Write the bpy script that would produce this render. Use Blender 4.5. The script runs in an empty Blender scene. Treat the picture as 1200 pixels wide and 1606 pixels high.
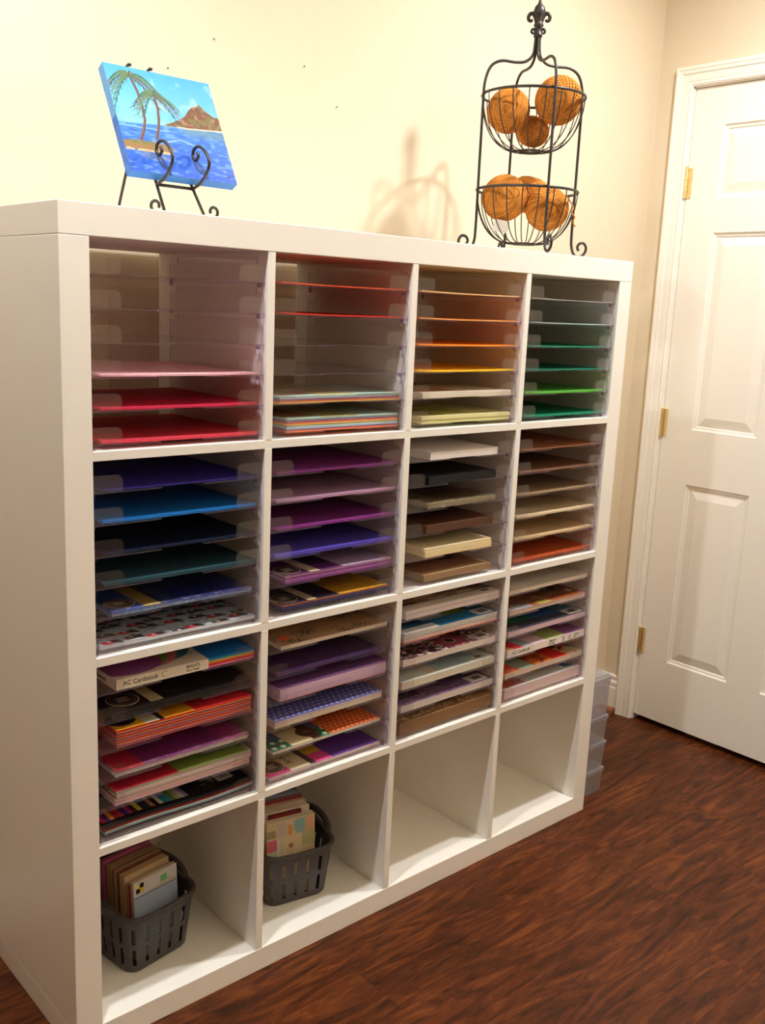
import bpy, bmesh, math, random
import numpy as np
from mathutils import Matrix, Vector

random.seed(7)
SC = bpy.context.scene
COL = SC.collection

# ------------------------------------------------------------------ camera
cd = bpy.data.cameras.new('camera'); cam = bpy.data.objects.new('camera', cd); COL.objects.link(cam)
cd.sensor_fit = 'VERTICAL'; cd.sensor_height = 36.0; cd.lens = 1537.19 / 1606 * 36.0
cd.clip_start = 0.02
R3 = ((0.74662711, 0.10426878, -0.65702054), (-0.66383951, 0.18089393, -0.72566831), (0.04318648, 0.97795982, 0.20427805))
m4 = Matrix(R3).to_4x4(); m4.translation = (-0.64757, -1.46948, 1.35236)
cam.matrix_world = m4
SC.camera = cam
# ------------------------------------------------------------------ world, exposure
w = bpy.data.worlds.new('world'); SC.world = w; w.use_nodes = True
w.node_tree.nodes['Background'].inputs[0].default_value = (1, .92, .8, 1)
w.node_tree.nodes['Background'].inputs[1].default_value = 0.0
SC.view_settings.view_transform = 'Standard'; SC.view_settings.look = 'None'
SC.view_settings.gamma = 1.0; SC.view_settings.use_curve_mapping = False
SC.view_settings.exposure = 0.07
SC.cycles.transparent_max_bounces = 40
SC.cycles.max_bounces = 14
SC.cycles.diffuse_bounces = 8
CAN_W, LAMP_W = 22.0, 92.0
CAN_COL = (.99, 1.0, .985); LAMP_COL = (1.0, .96, .86)
WX, WY, WXL, WYF, CEIL = 2.15, .42, -3.6, -3.9, 2.59
L1, L2 = (1.485, -.40), (-.16, -.238)

# ------------------------------------------------------------------ colours and materials
def lin(c):
    c = [x / 255 for x in c]
    return tuple(x / 12.92 if x <= .04045 else ((x + .055) / 1.055) ** 2.4 for x in c)
def nlin(a):
    a = np.clip(a / 255.0, 0, 1)
    return np.where(a <= .04045, a / 12.92, ((a + .055) / 1.055) ** 2.4)
MATS = {}
def newmat(name):
    m = bpy.data.materials.new(name); m.use_nodes = True
    nt = m.node_tree; b = nt.nodes['Principled BSDF']
    return m, nt, b
def N(nt, t, **kw):
    n = nt.nodes.new(t)
    for k, v in kw.items(): setattr(n, k, v)
    return n
def tone(nt, rgb, amt, scale, vec=None, detail=3):
    """colour socket: rgb varied by +-amt with a noise in object space"""
    no = N(nt, 'ShaderNodeTexNoise'); no.inputs['Scale'].default_value = scale; no.inputs['Detail'].default_value = detail
    if vec: nt.links.new(vec, no.inputs['Vector'])
    r = N(nt, 'ShaderNodeValToRGB')
    r.color_ramp.elements[0].position = .3; r.color_ramp.elements[1].position = .7
    a = tuple(max(0, x * (1 - amt)) for x in rgb) + (1,); b = tuple(min(1, x * (1 + amt)) for x in rgb) + (1,)
    r.color_ramp.elements[0].color = a; r.color_ramp.elements[1].color = b
    nt.links.new(no.outputs['Fac'], r.inputs['Fac'])
    return r.outputs['Color'], no.outputs['Fac']
def objco(nt, scale=(1, 1, 1)):
    t = N(nt, 'ShaderNodeTexCoord'); mp = N(nt, 'ShaderNodeMapping'); mp.inputs['Scale'].default_value = scale
    nt.links.new(t.outputs['Object'], mp.inputs['Vector'])
    return mp.outputs['Vector']
def plain(name, rgb, rough=.5, spec=.5, amt=.03, scale=30, bump=0, metal=0, coord=(1, 1, 1)):
    if name in MATS: return MATS[name]
    m, nt, b = newmat(name)
    c, f = tone(nt, lin(rgb), amt, scale, objco(nt, coord))
    nt.links.new(c, b.inputs['Base Color'])
    b.inputs['Roughness'].default_value = rough; b.inputs['Specular IOR Level'].default_value = spec
    b.inputs['Metallic'].default_value = metal
    if bump:
        bp = N(nt, 'ShaderNodeBump'); bp.inputs['Strength'].default_value = bump; bp.inputs['Distance'].default_value = .002
        nt.links.new(f, bp.inputs['Height']); nt.links.new(bp.outputs['Normal'], b.inputs['Normal'])
    MATS[name] = m
    return m
def paper(rgb, ream=False, rough=.5):
    key = 'paper_%d_%d_%d_%d' % (*rgb, ream)
    if key in MATS: return MATS[key]
    if ream: return plain(key, rgb, rough, .3, .10, 1.0, .15, coord=(6, 6, 1400))
    return plain(key, rgb, rough, .3, .025, 60)
def vcol_mat(name='printed_ink', rough=.45):
    if name in MATS: return MATS[name]
    m, nt, b = newmat(name)
    a = N(nt, 'ShaderNodeVertexColor'); a.layer_name = 'ink'
    nt.links.new(a.outputs['Color'], b.inputs['Base Color'])
    b.inputs['Roughness'].default_value = rough; b.inputs['Specular IOR Level'].default_value = .35
    MATS[name] = m
    return m
def acrylic(name, tint, haze, rough=.05, hazecol=(.8, .8, .8), f0=.035):
    """thin clear plastic: light goes straight through, a little fresnel gloss, a little milky haze"""
    m, nt, b = newmat(name)
    nt.nodes.remove(b); out = nt.nodes['Material Output']
    tr = N(nt, 'ShaderNodeBsdfTransparent'); tr.inputs[0].default_value = (*tint, 1)
    df = N(nt, 'ShaderNodeBsdfDiffuse'); df.inputs[0].default_value = (*hazecol, 1)
    gl = N(nt, 'ShaderNodeBsdfGlossy'); gl.inputs[0].default_value = (1, 1, 1, 1); gl.inputs['Roughness'].default_value = rough
    m1 = N(nt, 'ShaderNodeMixShader'); m1.inputs[0].default_value = haze
    nt.links.new(tr.outputs[0], m1.inputs[1]); nt.links.new(df.outputs[0], m1.inputs[2])
    fr = N(nt, 'ShaderNodeLayerWeight'); fr.inputs['Blend'].default_value = .5      # Schlick's fresnel, the same from both faces
    pw = N(nt, 'ShaderNodeMath', operation='POWER'); pw.inputs[1].default_value = 5.0; nt.links.new(fr.outputs['Facing'], pw.inputs[0])
    ma = N(nt, 'ShaderNodeMath', operation='MULTIPLY_ADD'); ma.inputs[1].default_value = .75; ma.inputs[2].default_value = f0; nt.links.new(pw.outputs[0], ma.inputs[0])
    m2 = N(nt, 'ShaderNodeMixShader'); nt.links.new(ma.outputs[0], m2.inputs[0])
    nt.links.new(m1.outputs[0], m2.inputs[1]); nt.links.new(gl.outputs[0], m2.inputs[2])
    nt.links.new(m2.outputs[0], out.inputs['Surface'])
    MATS[name] = m
    return m, nt, gl, fr

M_wall = plain('cream_wall_paint', (222, 208, 184), .75, .25, .012, 60, .03)
M_ceil = plain('white_ceiling_paint', (240, 235, 222), .85, .2, .01, 40)
M_white = plain('white_laminate', (245, 242, 236), .38, .4, .008, 12)
M_door = plain('white_door_enamel', (240, 235, 226), .4, .4, .008, 40, .02)
M_iron = plain('dark_wrought_iron', (46, 38, 36), .42, .5, .15, 200, .2)
M_brass = plain('brass', (240, 220, 168), .36, .5, .08, 60, 0, 1.0)
M_basket = plain('charcoal_plastic', (66, 62, 62), .45, .5, .05, 60)
M_shoe = plain('brown_shoe_mould', (150, 92, 64), .5, .3, .12, 30)
M_sub = plain('wooden_subfloor', (150, 122, 92), .8, .1, .08, 20)
M_steel = plain('nail_steel', (90, 80, 70), .4, .5, .05, 50, 0, .6)
M_clear, _, _, _ = acrylic('clear_acrylic', (.98, .972, .98), .010)
M_tab = M_clear
M_edge, _, _, _ = acrylic('acrylic_cut_edge', (.74, .62, .76), .10, .2, (.5, .38, .52))
M_box, _, _, _ = acrylic('frosted_plastic', (.86, .85, .87), .16, .3, (.85, .84, .88))
def wrap_mat(name, scale, strength, f0, rough):
    m, ntc, glc, frc = acrylic(name, (.985, .985, .985), .004, rough, f0=f0)
    n = N(ntc, 'ShaderNodeTexNoise'); n.inputs['Scale'].default_value = scale; n.inputs['Detail'].default_value = 4
    ntc.links.new(objco(ntc), n.inputs['Vector'])
    b = N(ntc, 'ShaderNodeBump'); b.inputs['Strength'].default_value = strength; b.inputs['Distance'].default_value = .004
    ntc.links.new(n.outputs['Fac'], b.inputs['Height']); ntc.links.new(b.outputs['Normal'], glc.inputs['Normal'])
    return m
M_cello = wrap_mat('cellophane', 90, .8, .03, .10)
M_crinkle = wrap_mat('crinkled_cellophane', 150, 1.0, .16, .06)

def emit(name, rgb, s):
    m, nt, b = newmat(name)
    b.inputs['Base Color'].default_value = (*rgb, 1); b.inputs['Emission Color'].default_value = (*rgb, 1); b.inputs['Emission Strength'].default_value = s
    MATS[name] = m
    return m

def wood_floor():
    m, nt, b = newmat('cherry_laminate')
    tc = N(nt, 'ShaderNodeTexCoord'); oi = N(nt, 'ShaderNodeObjectInfo')
    mul = N(nt, 'ShaderNodeVectorMath', operation='SCALE'); mul.inputs[0].default_value = (17, 9, 5)
    nt.links.new(oi.outputs['Random'], mul.inputs['Scale'])
    add = N(nt, 'ShaderNodeVectorMath', operation='ADD')
    nt.links.new(tc.outputs['Object'], add.inputs[0]); nt.links.new(mul.outputs[0], add.inputs[1])
    def mapped(s):
        mp = N(nt, 'ShaderNodeMapping'); mp.inputs['Scale'].default_value = s
        nt.links.new(add.outputs[0], mp.inputs['Vector']); return mp.outputs[0]
    n1 = N(nt, 'ShaderNodeTexNoise'); n1.inputs['Scale'].default_value = 1; n1.inputs['Detail'].default_value = 6; n1.inputs['Distortion'].default_value = 2.6
    nt.links.new(mapped((4.2, 24, 10)), n1.inputs['Vector'])
    r1 = N(nt, 'ShaderNodeValToRGB'); cr = r1.color_ramp
    cr.elements[0].position = .28; cr.elements[0].color = (*lin((56, 30, 14)), 1)
    cr.elements[1].position = .74; cr.elements[1].color = (*lin((126, 70, 31)), 1)
    e = cr.elements.new(.5); e.color = (*lin((91, 45, 20)), 1)
    nt.links.new(n1.outputs['Fac'], r1.inputs['Fac'])
    n2 = N(nt, 'ShaderNodeTexNoise'); n2.inputs['Scale'].default_value = 1; n2.inputs['Detail'].default_value = 5; n2.inputs['Roughness'].default_value = .65; n2.inputs['Distortion'].default_value = 2.0
    nt.links.new(mapped((15, 80, 10)), n2.inputs['Vector'])
    r2 = N(nt, 'ShaderNodeValToRGB'); r2.color_ramp.elements[0].position = .32; r2.color_ramp.elements[0].color = (.42, .36, .33, 1)
    r2.color_ramp.elements[1].position = .52; r2.color_ramp.elements[1].color = (1, 1, 1, 1)
    nt.links.new(n2.outputs['Fac'], r2.inputs['Fac'])
    n3 = N(nt, 'ShaderNodeTexNoise'); n3.inputs['Scale'].default_value = 1; n3.inputs['Detail'].default_value = 3
    nt.links.new(mapped((2.2, 5, 3)), n3.inputs['Vector'])
    r3 = N(nt, 'ShaderNodeValToRGB'); r3.color_ramp.elements[0].position = .3; r3.color_ramp.elements[0].color = (.72, .69, .67, 1); r3.color_ramp.elements[1].position = .7; r3.color_ramp.elements[1].color = (1.12, 1.06, 1, 1)
    nt.links.new(n3.outputs['Fac'], r3.inputs['Fac'])
    mx = N(nt, 'ShaderNodeMix', data_type='RGBA', blend_type='MULTIPLY'); mx.inputs['Factor'].default_value = .85
    nt.links.new(r1.outputs['Color'], mx.inputs['A']); nt.links.new(r2.outputs['Color'], mx.inputs['B'])
    mx2 = N(nt, 'ShaderNodeMix', data_type='RGBA', blend_type='MULTIPLY'); mx2.inputs['Factor'].default_value = 1
    nt.links.new(mx.outputs['Result'], mx2.inputs['A']); nt.links.new(r3.outputs['Color'], mx2.inputs['B'])
    nt.links.new(mx2.outputs['Result'], b.inputs['Base Color'])
    b.inputs['Roughness'].default_value = .42; b.inputs['Specular IOR Level'].default_value = .2
    bp = N(nt, 'ShaderNodeBump'); bp.inputs['Strength'].default_value = .2; bp.inputs['Distance'].default_value = .001
    nt.links.new(n2.outputs['Fac'], bp.inputs['Height']); nt.links.new(bp.outputs['Normal'], b.inputs['Normal'])
    return m
M_floor = wood_floor()

def twine_mat():
    m, nt, b = newmat('jute_twine')
    c, f = tone(nt, lin((214, 142, 62)), .16, 30, objco(nt))
    at = N(nt, 'ShaderNodeVertexColor'); at.layer_name = 'fibre'; mx = N(nt, 'ShaderNodeMix', data_type='RGBA', blend_type='MULTIPLY'); mx.inputs['Factor'].default_value = 1
    nt.links.new(c, mx.inputs['A']); nt.links.new(at.outputs['Color'], mx.inputs['B']); nt.links.new(mx.outputs['Result'], b.inputs['Base Color']); b.inputs['Roughness'].default_value = .8; b.inputs['Specular IOR Level'].default_value = .15
    n2 = N(nt, 'ShaderNodeTexNoise'); n2.inputs['Scale'].default_value = 700
    bp = N(nt, 'ShaderNodeBump'); bp.inputs['Strength'].default_value = .15; bp.inputs['Distance'].default_value = .0004
    nt.links.new(objco(nt), n2.inputs['Vector']); nt.links.new(n2.outputs['Fac'], bp.inputs['Height']); nt.links.new(bp.outputs['Normal'], b.inputs['Normal'])
    return m
M_twine = twine_mat()
M_core = plain('inner_twine', (188, 122, 52), .8, .15, .16, 30)

# ------------------------------------------------------------------ mesh helpers
class MB:
    def __init__(s): s.v = []; s.f = []; s.m = []
    def box(s, x0, x1, y0, y1, z0, z1, mi=0):
        n = len(s.v)
        s.v += [(x0, y0, z0), (x1, y0, z0), (x1, y1, z0), (x0, y1, z0), (x0, y0, z1), (x1, y0, z1), (x1, y1, z1), (x0, y1, z1)]
        s.f += [tuple(n + i for i in q) for q in ((0, 3, 2, 1), (4, 5, 6, 7), (0, 1, 5, 4), (1, 2, 6, 5), (2, 3, 7, 6), (3, 0, 4, 7))]
        s.m += [mi] * 6
        return s
    def prism(s, poly, axis, a, b, mi=0, edge_mi=None):
        """extrude a 2-D polygon along an axis from a to b"""
        n = len(s.v); k = len(poly)
        def p(q, t):
            if axis == 'z': return (q[0], q[1], t)
            if axis == 'y': return (q[0], t, q[1])
            return (t, q[0], q[1])
        s.v += [p(q, a) for q in poly] + [p(q, b) for q in poly]
        s.f.append(tuple(n + i for i in reversed(range(k)))); s.f.append(tuple(n + k + i for i in range(k))); s.m += [mi, mi]
        for i in range(k):
            j = (i + 1) % k
            s.f.append((n + i, n + j, n + k + j, n + k + i)); s.m.append(mi if edge_mi is None else edge_mi)
        return s
    def tube(s, pts, rad, sides=8, closed=False, mi=0):
        P = [Vector(p) for p in pts]; L = len(P); n = len(s.v)
        rr = rad if hasattr(rad, '__len__') else [rad] * L
        up = None
        for i in range(L):
            if closed: t = P[(i + 1) % L] - P[i - 1]
            else: t = P[min(i + 1, L - 1)] - P[max(i - 1, 0)]
            t.normalize()
            if up is None:
                up = Vector((0, 0, 1)) if abs(t.z) < .9 else Vector((1, 0, 0))
            a = (up - t * up.dot(t))
            if a.length < 1e-6: a = t.orthogonal()
            a.normalize(); up = a; b = t.cross(a)
            for k in range(sides):
                g = 2 * math.pi * k / sides
                s.v.append(tuple(P[i] + (a * math.cos(g) + b * math.sin(g)) * rr[i]))
        for i in range(L if closed else L - 1):
            for k in range(sides):
                i2 = (i + 1) % L; k2 = (k + 1) % sides
                s.f.append((n + i * sides + k, n + i * sides + k2, n + i2 * sides + k2, n + i2 * sides + k)); s.m.append(mi)
        if not closed:
            s.f.append(tuple(n + k for k in reversed(range(sides)))); s.f.append(tuple(n + (L - 1) * sides + k for k in range(sides))); s.m += [mi, mi]
        return s
    def lathe(s, prof, seg=24, axis=(0, 0, 0), mi=0, sx=1, sy=1):
        n = len(s.v); L = len(prof)
        for r, z in prof:
            for k in range(seg):
                g = 2 * math.pi * k / seg
                s.v.append((axis[0] + r * math.cos(g) * sx, axis[1] + r * math.sin(g) * sy, axis[2] + z))
        for i in range(L - 1):
            for k in range(seg):
                k2 = (k + 1) % seg
                s.f.append((n + i * seg + k, n + i * seg + k2, n + (i + 1) * seg + k2, n + (i + 1) * seg + k)); s.m.append(mi)
        s.f.append(tuple(n + k for k in reversed(range(seg)))); s.f.append(tuple(n + (L - 1) * seg + k for k in range(seg))); s.m += [mi, mi]
        return s
    def mesh(s, name, mats, smooth=False):
        me = bpy.data.meshes.new(name); me.from_pydata(s.v, [], s.f)
        for m in (mats if isinstance(mats, (list, tuple)) else [mats]): me.materials.append(m)
        me.polygons.foreach_set('material_index', s.m)
        if smooth: me.polygons.foreach_set('use_smooth', [True] * len(s.f))
        me.update()
        return me
    def build(s, name, mats, parent=None, loc=(0, 0, 0), smooth=False):
        return link(name, s.mesh(name, mats, smooth), parent, loc)
def link(name, me, parent=None, loc=(0, 0, 0), rot=None):
    o = bpy.data.objects.new(name, me); COL.objects.link(o); o.location = loc
    if rot: o.rotation_euler = rot
    if parent: o.parent = parent
    return o
def tag(o, label, cat, group=None):
    o['label'] = label; o['category'] = cat
    if group: o['group'] = group
    return o
def thing(name, label, cat, loc=(0, 0, 0), rz=0, group=None):
    o = bpy.data.objects.new(name, None); COL.objects.link(o); o.empty_display_size = .05
    o.location = loc; o.rotation_euler = (0, 0, rz)
    return tag(o, label, cat, group)
def struct(o): o['kind'] = 'structure'; return o
def bevbox(name, x0, x1, y0, y1, z0, z1, mat, parent=None, bev=.0012, seg=2):
    bm = bmesh.new(); bmesh.ops.create_cube(bm, size=1)
    for v in bm.verts:
        v.co = ((x0 + x1) / 2 + v.co.x * (x1 - x0), (y0 + y1) / 2 + v.co.y * (y1 - y0), (z0 + z1) / 2 + v.co.z * (z1 - z0))
    bmesh.ops.bevel(bm, geom=bm.edges[:], offset=bev, segments=seg, affect='EDGES', profile=.5)
    me = bpy.data.meshes.new(name); bm.to_mesh(me); bm.free(); me.materials.append(mat)
    return link(name, me, parent)
def smooth_path(P, n=8, closed=False):
    P = [Vector(p) for p in P]; out = []; L = len(P)
    for i in range(L if closed else L - 1):
        if closed: a, b, c, d = P[i - 1], P[i], P[(i + 1) % L], P[(i + 2) % L]
        else: a, b, c, d = P[max(i - 1, 0)], P[i], P[i + 1], P[min(i + 2, L - 1)]
        for k in range(n):
            t = k / n
            out.append(.5 * ((2 * b) + (c - a) * t + (2 * a - 5 * b + 4 * c - d) * t * t + (3 * b - a - 3 * c + d) * t ** 3))
    if not closed: out.append(P[-1])
    return out
def grid_print(name, f, w, d, res, parent=None, mat=None, loc=(0, 0, 0), basis=None):
    """flat print: a fine grid whose point colours come from f(U, V) in sRGB 0..255"""
    nx = res; ny = max(2, int(res * d / w))
    U, V = np.meshgrid(np.linspace(0, 1, nx), np.linspace(0, 1, ny))
    c = nlin(np.asarray(f(U, V), float)).reshape(-1, 3)
    co = np.stack([U.ravel() * w, V.ravel() * d, np.zeros(U.size)], 1)
    if basis is not None: co = co @ np.asarray(basis)
    i = np.arange(nx * ny).reshape(ny, nx)
    q = np.stack([i[:-1, :-1], i[:-1, 1:], i[1:, 1:], i[1:, :-1]], -1).reshape(-1, 4)
    me = bpy.data.meshes.new(name)
    me.vertices.add(len(co)); me.vertices.foreach_set('co', co.astype(np.float32).ravel())
    me.loops.add(q.size); me.loops.foreach_set('vertex_index', q.astype(np.int32).ravel())
    me.polygons.add(len(q)); me.polygons.foreach_set('loop_start', np.arange(0, q.size, 4, dtype=np.int32))
    at = me.color_attributes.new('ink', 'FLOAT_COLOR', 'POINT')
    at.data.foreach_set('color', np.concatenate([c, np.ones((len(c), 1))], 1).astype(np.float32).ravel())
    me.update(calc_edges=True); me.materials.append(mat or vcol_mat())
    return link(name, me, parent, loc)
def text_mesh(txt, size, depth=.0002, space=1.0):
    cu = bpy.data.curves.new('lettering', 'FONT'); cu.body = txt; cu.size = size; cu.extrude = depth; cu.space_character = space
    o = bpy.data.objects.new('lettering', cu); COL.objects.link(o)
    dg = bpy.context.evaluated_depsgraph_get(); dg.update()
    me = bpy.data.meshes.new_from_object(o.evaluated_get(dg)); bpy.data.objects.remove(o); bpy.data.curves.remove(cu)
    me.materials.clear(); return me
M_ink = plain('black_print', (34, 30, 32), .5, .3)

# ================================================================== THE ROOM
fl = MB().box(WXL - .1, WX + .1, WYF - .1, WY + .1, -.05, -.008).build('floor', M_sub); struct(fl)
PW, PL = .13, 1.215
starts = {-.14: 1.19, -.27: .55, -.40: 1.315, -.53: 1.572}
yb = -.01
while yb > WYF: yb -= PW
edges = []
while yb < WY + .1:
    edges.append(round(yb, 4)); yb += PW
for i, y0 in enumerate(edges):
    s = starts.get(round(y0, 2), None)
    if s is None: s = (i * .437) % PL
    while s > WXL: s -= PL
    while s < WX:
        lim = WX + .06 if (y0 < .288 and y0 + PW > -.473) else WX          # the planks run on under the door
        x0, x1 = max(s, WXL), min(s + PL, lim)
        ya, yb2 = max(y0, WYF), min(y0 + PW, WY)
        if x1 - x0 > .02 and yb2 - ya > .01:
            cx, cy = (x0 + x1) / 2, (ya + yb2) / 2; hx, hy = (x1 - x0) / 2 - .0001, (yb2 - ya) / 2 - .0001
            b = MB(); c = .0003
            b.v = [(-hx, -hy, -.008), (hx, -hy, -.008), (hx, hy, -.008), (-hx, hy, -.008), (-hx, -hy, -c), (hx, -hy, -c), (hx, hy, -c), (-hx, hy, -c),
                   (-hx + c, -hy + c, 0), (hx - c, -hy + c, 0), (hx - c, hy - c, 0), (-hx + c, hy - c, 0)]
            b.f = [(0, 3, 2, 1), (8, 9, 10, 11)] + [(a, (a + 1) % 4, 4 + (a + 1) % 4, 4 + a) for a in range(4)] + [(4 + a, 4 + (a + 1) % 4, 8 + (a + 1) % 4, 8 + a) for a in range(4)]
            b.m = [0] * len(b.f)
            b.build('plank', M_floor, fl, (cx, cy, 0))
        s += PL
struct(MB().box(WXL - .1, WX + .1, WY, WY + .1, -.05, CEIL + .05).build('wall_back', M_wall))
struct(MB().box(WXL - .1, WXL, WYF - .1, WY + .1, -.05, CEIL + .05).build('wall_left', M_wall))
struct(MB().box(WXL - .1, WX + .1, WYF - .1, WYF, -.05, CEIL + .05).build('wall_front', M_wall))
struct(MB().box(WXL - .1, WX + .1, WYF - .1, WY + .1, CEIL, CEIL + .1).build('ceiling', M_ceil))
# right wall with the door opening
DY0, DY1, DZ0, DZ1 = -.473, .288, .02, 2.041        # door leaf
wr = MB()
wr.box(WX, WX + .12, DY1 + .006, WY + .1, -.05, CEIL + .05); wr.box(WX, WX + .12, WYF - .1, DY0 - .006, -.05, CEIL + .05)
wr.box(WX, WX + .12, DY0 - .006, DY1 + .006, DZ1 + .005, CEIL + .05); wr.box(WX + .06, WX + .12, DY0 - .006, DY1 + .006, -.05, DZ1 + .005)
struct(wr.build('wall_right', M_wall))

# door leaf: stiles and rails with openings, six raised panels
FX = WX + .004; TH = .035
pc = [(-.363, -.145), (-.035, .183)]; pr = [(.234, .838), (1.014, 1.618), (1.719, 1.930)]
dm = MB()
ys = [DY0, pc[0][0], pc[0][1], pc[1][0], pc[1][1], DY1]; zs = [DZ0, pr[0][0], pr[0][1], pr[1][0], pr[1][1], pr[2][0], pr[2][1], DZ1]
for i in range(5):
    for j in range(7):
        if i in (1, 3) and j in (1, 3, 5): continue
        dm.box(FX, FX + TH, ys[i], ys[i + 1], zs[j], zs[j + 1])
door = struct(dm.build('door_1', M_door))
bm = bmesh.new(); bm.from_mesh(door.data); bmesh.ops.remove_doubles(bm, verts=bm.verts, dist=1e-5)
seen = {}
for f in bm.faces: seen.setdefault(tuple(sorted(v.index for v in f.verts)), []).append(f)
bmesh.ops.delete(bm, geom=[f for fs in seen.values() if len(fs) > 1 for f in fs], context='FACES_ONLY')
bm.to_mesh(door.data); bm.free()
for (a0, a1) in pc:
    for (z0, z1) in pr:
        b = MB(); rings = [(0, 0), (.004, .0045), (.011, .0055), (.013, .0085), (.042, .0020), (.044, .0020)]
        for ins, dep in rings:
            b.v += [(FX + dep, a0 + ins, z0 + ins), (FX + dep, a1 - ins, z0 + ins), (FX + dep, a1 - ins, z1 - ins), (FX + dep, a0 + ins, z1 - ins)]
        for r in range(len(rings) - 1):
            for q in range(4):
                b.f.append((r * 4 + q, r * 4 + 4 + q, r * 4 + 4 + (q + 1) % 4, r * 4 + (q + 1) % 4))
        L = (len(rings) - 1) * 4; b.f.append((L, L + 3, L + 2, L + 1))
        n = len(b.v); b.v += [(FX + .03, a0, z0), (FX + .03, a1, z0), (FX + .03, a1, z1), (FX + .03, a0, z1)]; b.f.append((n, n + 1, n + 2, n + 3))
        for q in range(4): b.f.append((q, (q + 1) % 4, n + (q + 1) % 4, n + q))
        b.m = [0] * len(b.f); b.build('door_panel', M_door, door)
for hz in (1.767, 1.027, .286):
    h = MB().tube([(FX - .007, DY1 + .002, hz - .045), (FX - .007, DY1 + .002, hz + .045)], .0035, 10)
    h.box(FX - .0025, FX - .0004, DY1 - .016, DY1, hz - .044, hz + .044)
    h.lathe([(.0035, 0), (.0052, .002), (.002, .006)], 10, (FX - .007, DY1 + .002, hz + .045))
    ho = h.build('hinge', M_brass, door); ho['label'] = 'brass butt hinge'
    for zz in (-.036, -.018, 0, .018, .036):
        MB().tube([(FX - .007, DY1 + .002, hz + zz - .0085), (FX - .007, DY1 + .002, hz + zz + .0085)], .0062, 12).build('knuckle', M_brass, ho)
kn = MB().lathe([(.032, 0), (.032, .006), (.012, .010), (.011, .03), (.024, .038), (.028, .05), (.022, .062), (.006, .066)], 24)
ko = kn.build('door_knob', M_brass, door, (FX, DY0 + .065, .95), True); ko.rotation_euler = (0, -math.pi / 2, 0)
# jamb and casing
j = MB()
j.box(WX - .001, WX + .06, DY1 + .0015, DY1 + .0075, 0, DZ1 + .005); j.box(WX - .001, WX + .06, DY0 - .0075, DY0 - .0015, 0, DZ1 + .005)
j.box(WX - .001, WX + .06, DY0 - .0075, DY1 + .0075, DZ1 + .002, DZ1 + .008)
struct(j.build('trim_2', M_door))
prof = [(0, 0), (0, .009), (.006, .013), (.012, .011), (.016, .0125), (.034, .0135), (.037, .0165), (.046, .0175), (.049, .0195), (.055, .0195), (.058, .016), (.058, 0)]
def casing(name):
    b = MB(); i0 = DY1 + .005; i1 = DY0 - .005; zt = DZ1 + .006; k = len(prof)
    for (sy, sz, cy, cz) in ((1, 0, i0, 0.0), (1, 1, i0, zt), (-1, 1, i1, zt), (-1, 0, i1, 0.0)):
        for d, h in prof: b.v.append((WX - h, cy + sy * d, cz + sz * d))
    for s in range(3):
        for q in range(k - 1):
            b.f.append((s * k + q, s * k + q + 1, (s + 1) * k + q + 1, (s + 1) * k + q))
    b.f.append(tuple(range(k))); b.f.append(tuple(3 * k + q for q in reversed(range(k)))); b.m = [0] * len(b.f)
    return struct(b.build(name, M_door))
casing('trim_1')
# baseboards
bbp = [(0, 0), (.014, 0), (.014, .088), (.011, .092), (.011, .098), (.013, .102), (.0125, .108), (.008, .114), (.008, .120), (.0105, .124), (.0105, .129), (.002, .132), (0, .132)]
struct(MB().prism([(WX - a, z) for a, z in bbp], 'y', DY1 + .063, WY).build('baseboard_right', M_door))
struct(MB().prism([(WX - a, z) for a, z in bbp], 'y', WYF, DY0 - .063).build('baseboard_front_right', M_door))
struct(MB().prism([(WY - a, z) for a, z in bbp], 'x', WXL, WX - .014).build('baseboard_back', M_door))
q = [(0, 0), (.016, 0), (.015, .008), (.010, .015), (.003, .018), (0, .018)]
struct(MB().prism([(WX - .014 - a, z) for a, z in q], 'y', DY1 + .066, WY - .014).build('trim_3', M_shoe))
struct(MB().prism([(WY - .014 - a, z) for a, z in q], 'x', WXL, WX - .016).build('trim_4', M_shoe))

# ================================================================== LAMPS
M_lens = emit('lamp_lens', (1, .9, .74), 6); M_shade = None
def can_light(x, y, label, side):
    t = thing('recessed_light_offscreen', label, 'ceiling light', (x, y, CEIL), 0, 'recessed ceiling lights')
    b = MB()
    b.lathe([(.062, 0.0), (.092, 0.0), (.092, -.004), (.086, -.007), (.066, -.005), (.062, 0.0)], 40)
    b.f = b.f[:-2]; b.m = b.m[:-2]
    b.build('trim_ring', M_ceil, t, (0, 0, 0), True)
    MB().lathe([(.062, -.0005), (.062, -.002)], 40).build('lens_offscreen', M_lens, t)
    ld = bpy.data.lights.new('can_bulb', 'AREA'); ld.shape = 'DISK'; ld.size = .085; ld.spread = math.radians(163); ld.energy = CAN_W; ld.color = CAN_COL
    lo = bpy.data.objects.new('recessed_light_%s_offscreen' % side, ld); COL.objects.link(lo); lo.parent = t; lo.location = (0, 0, -.004)
can_light(*L1, 'round recessed ceiling light above the yarn basket stand', 'right')
can_light(*L2, 'round recessed ceiling light above the painted canvas', 'left')
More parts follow.
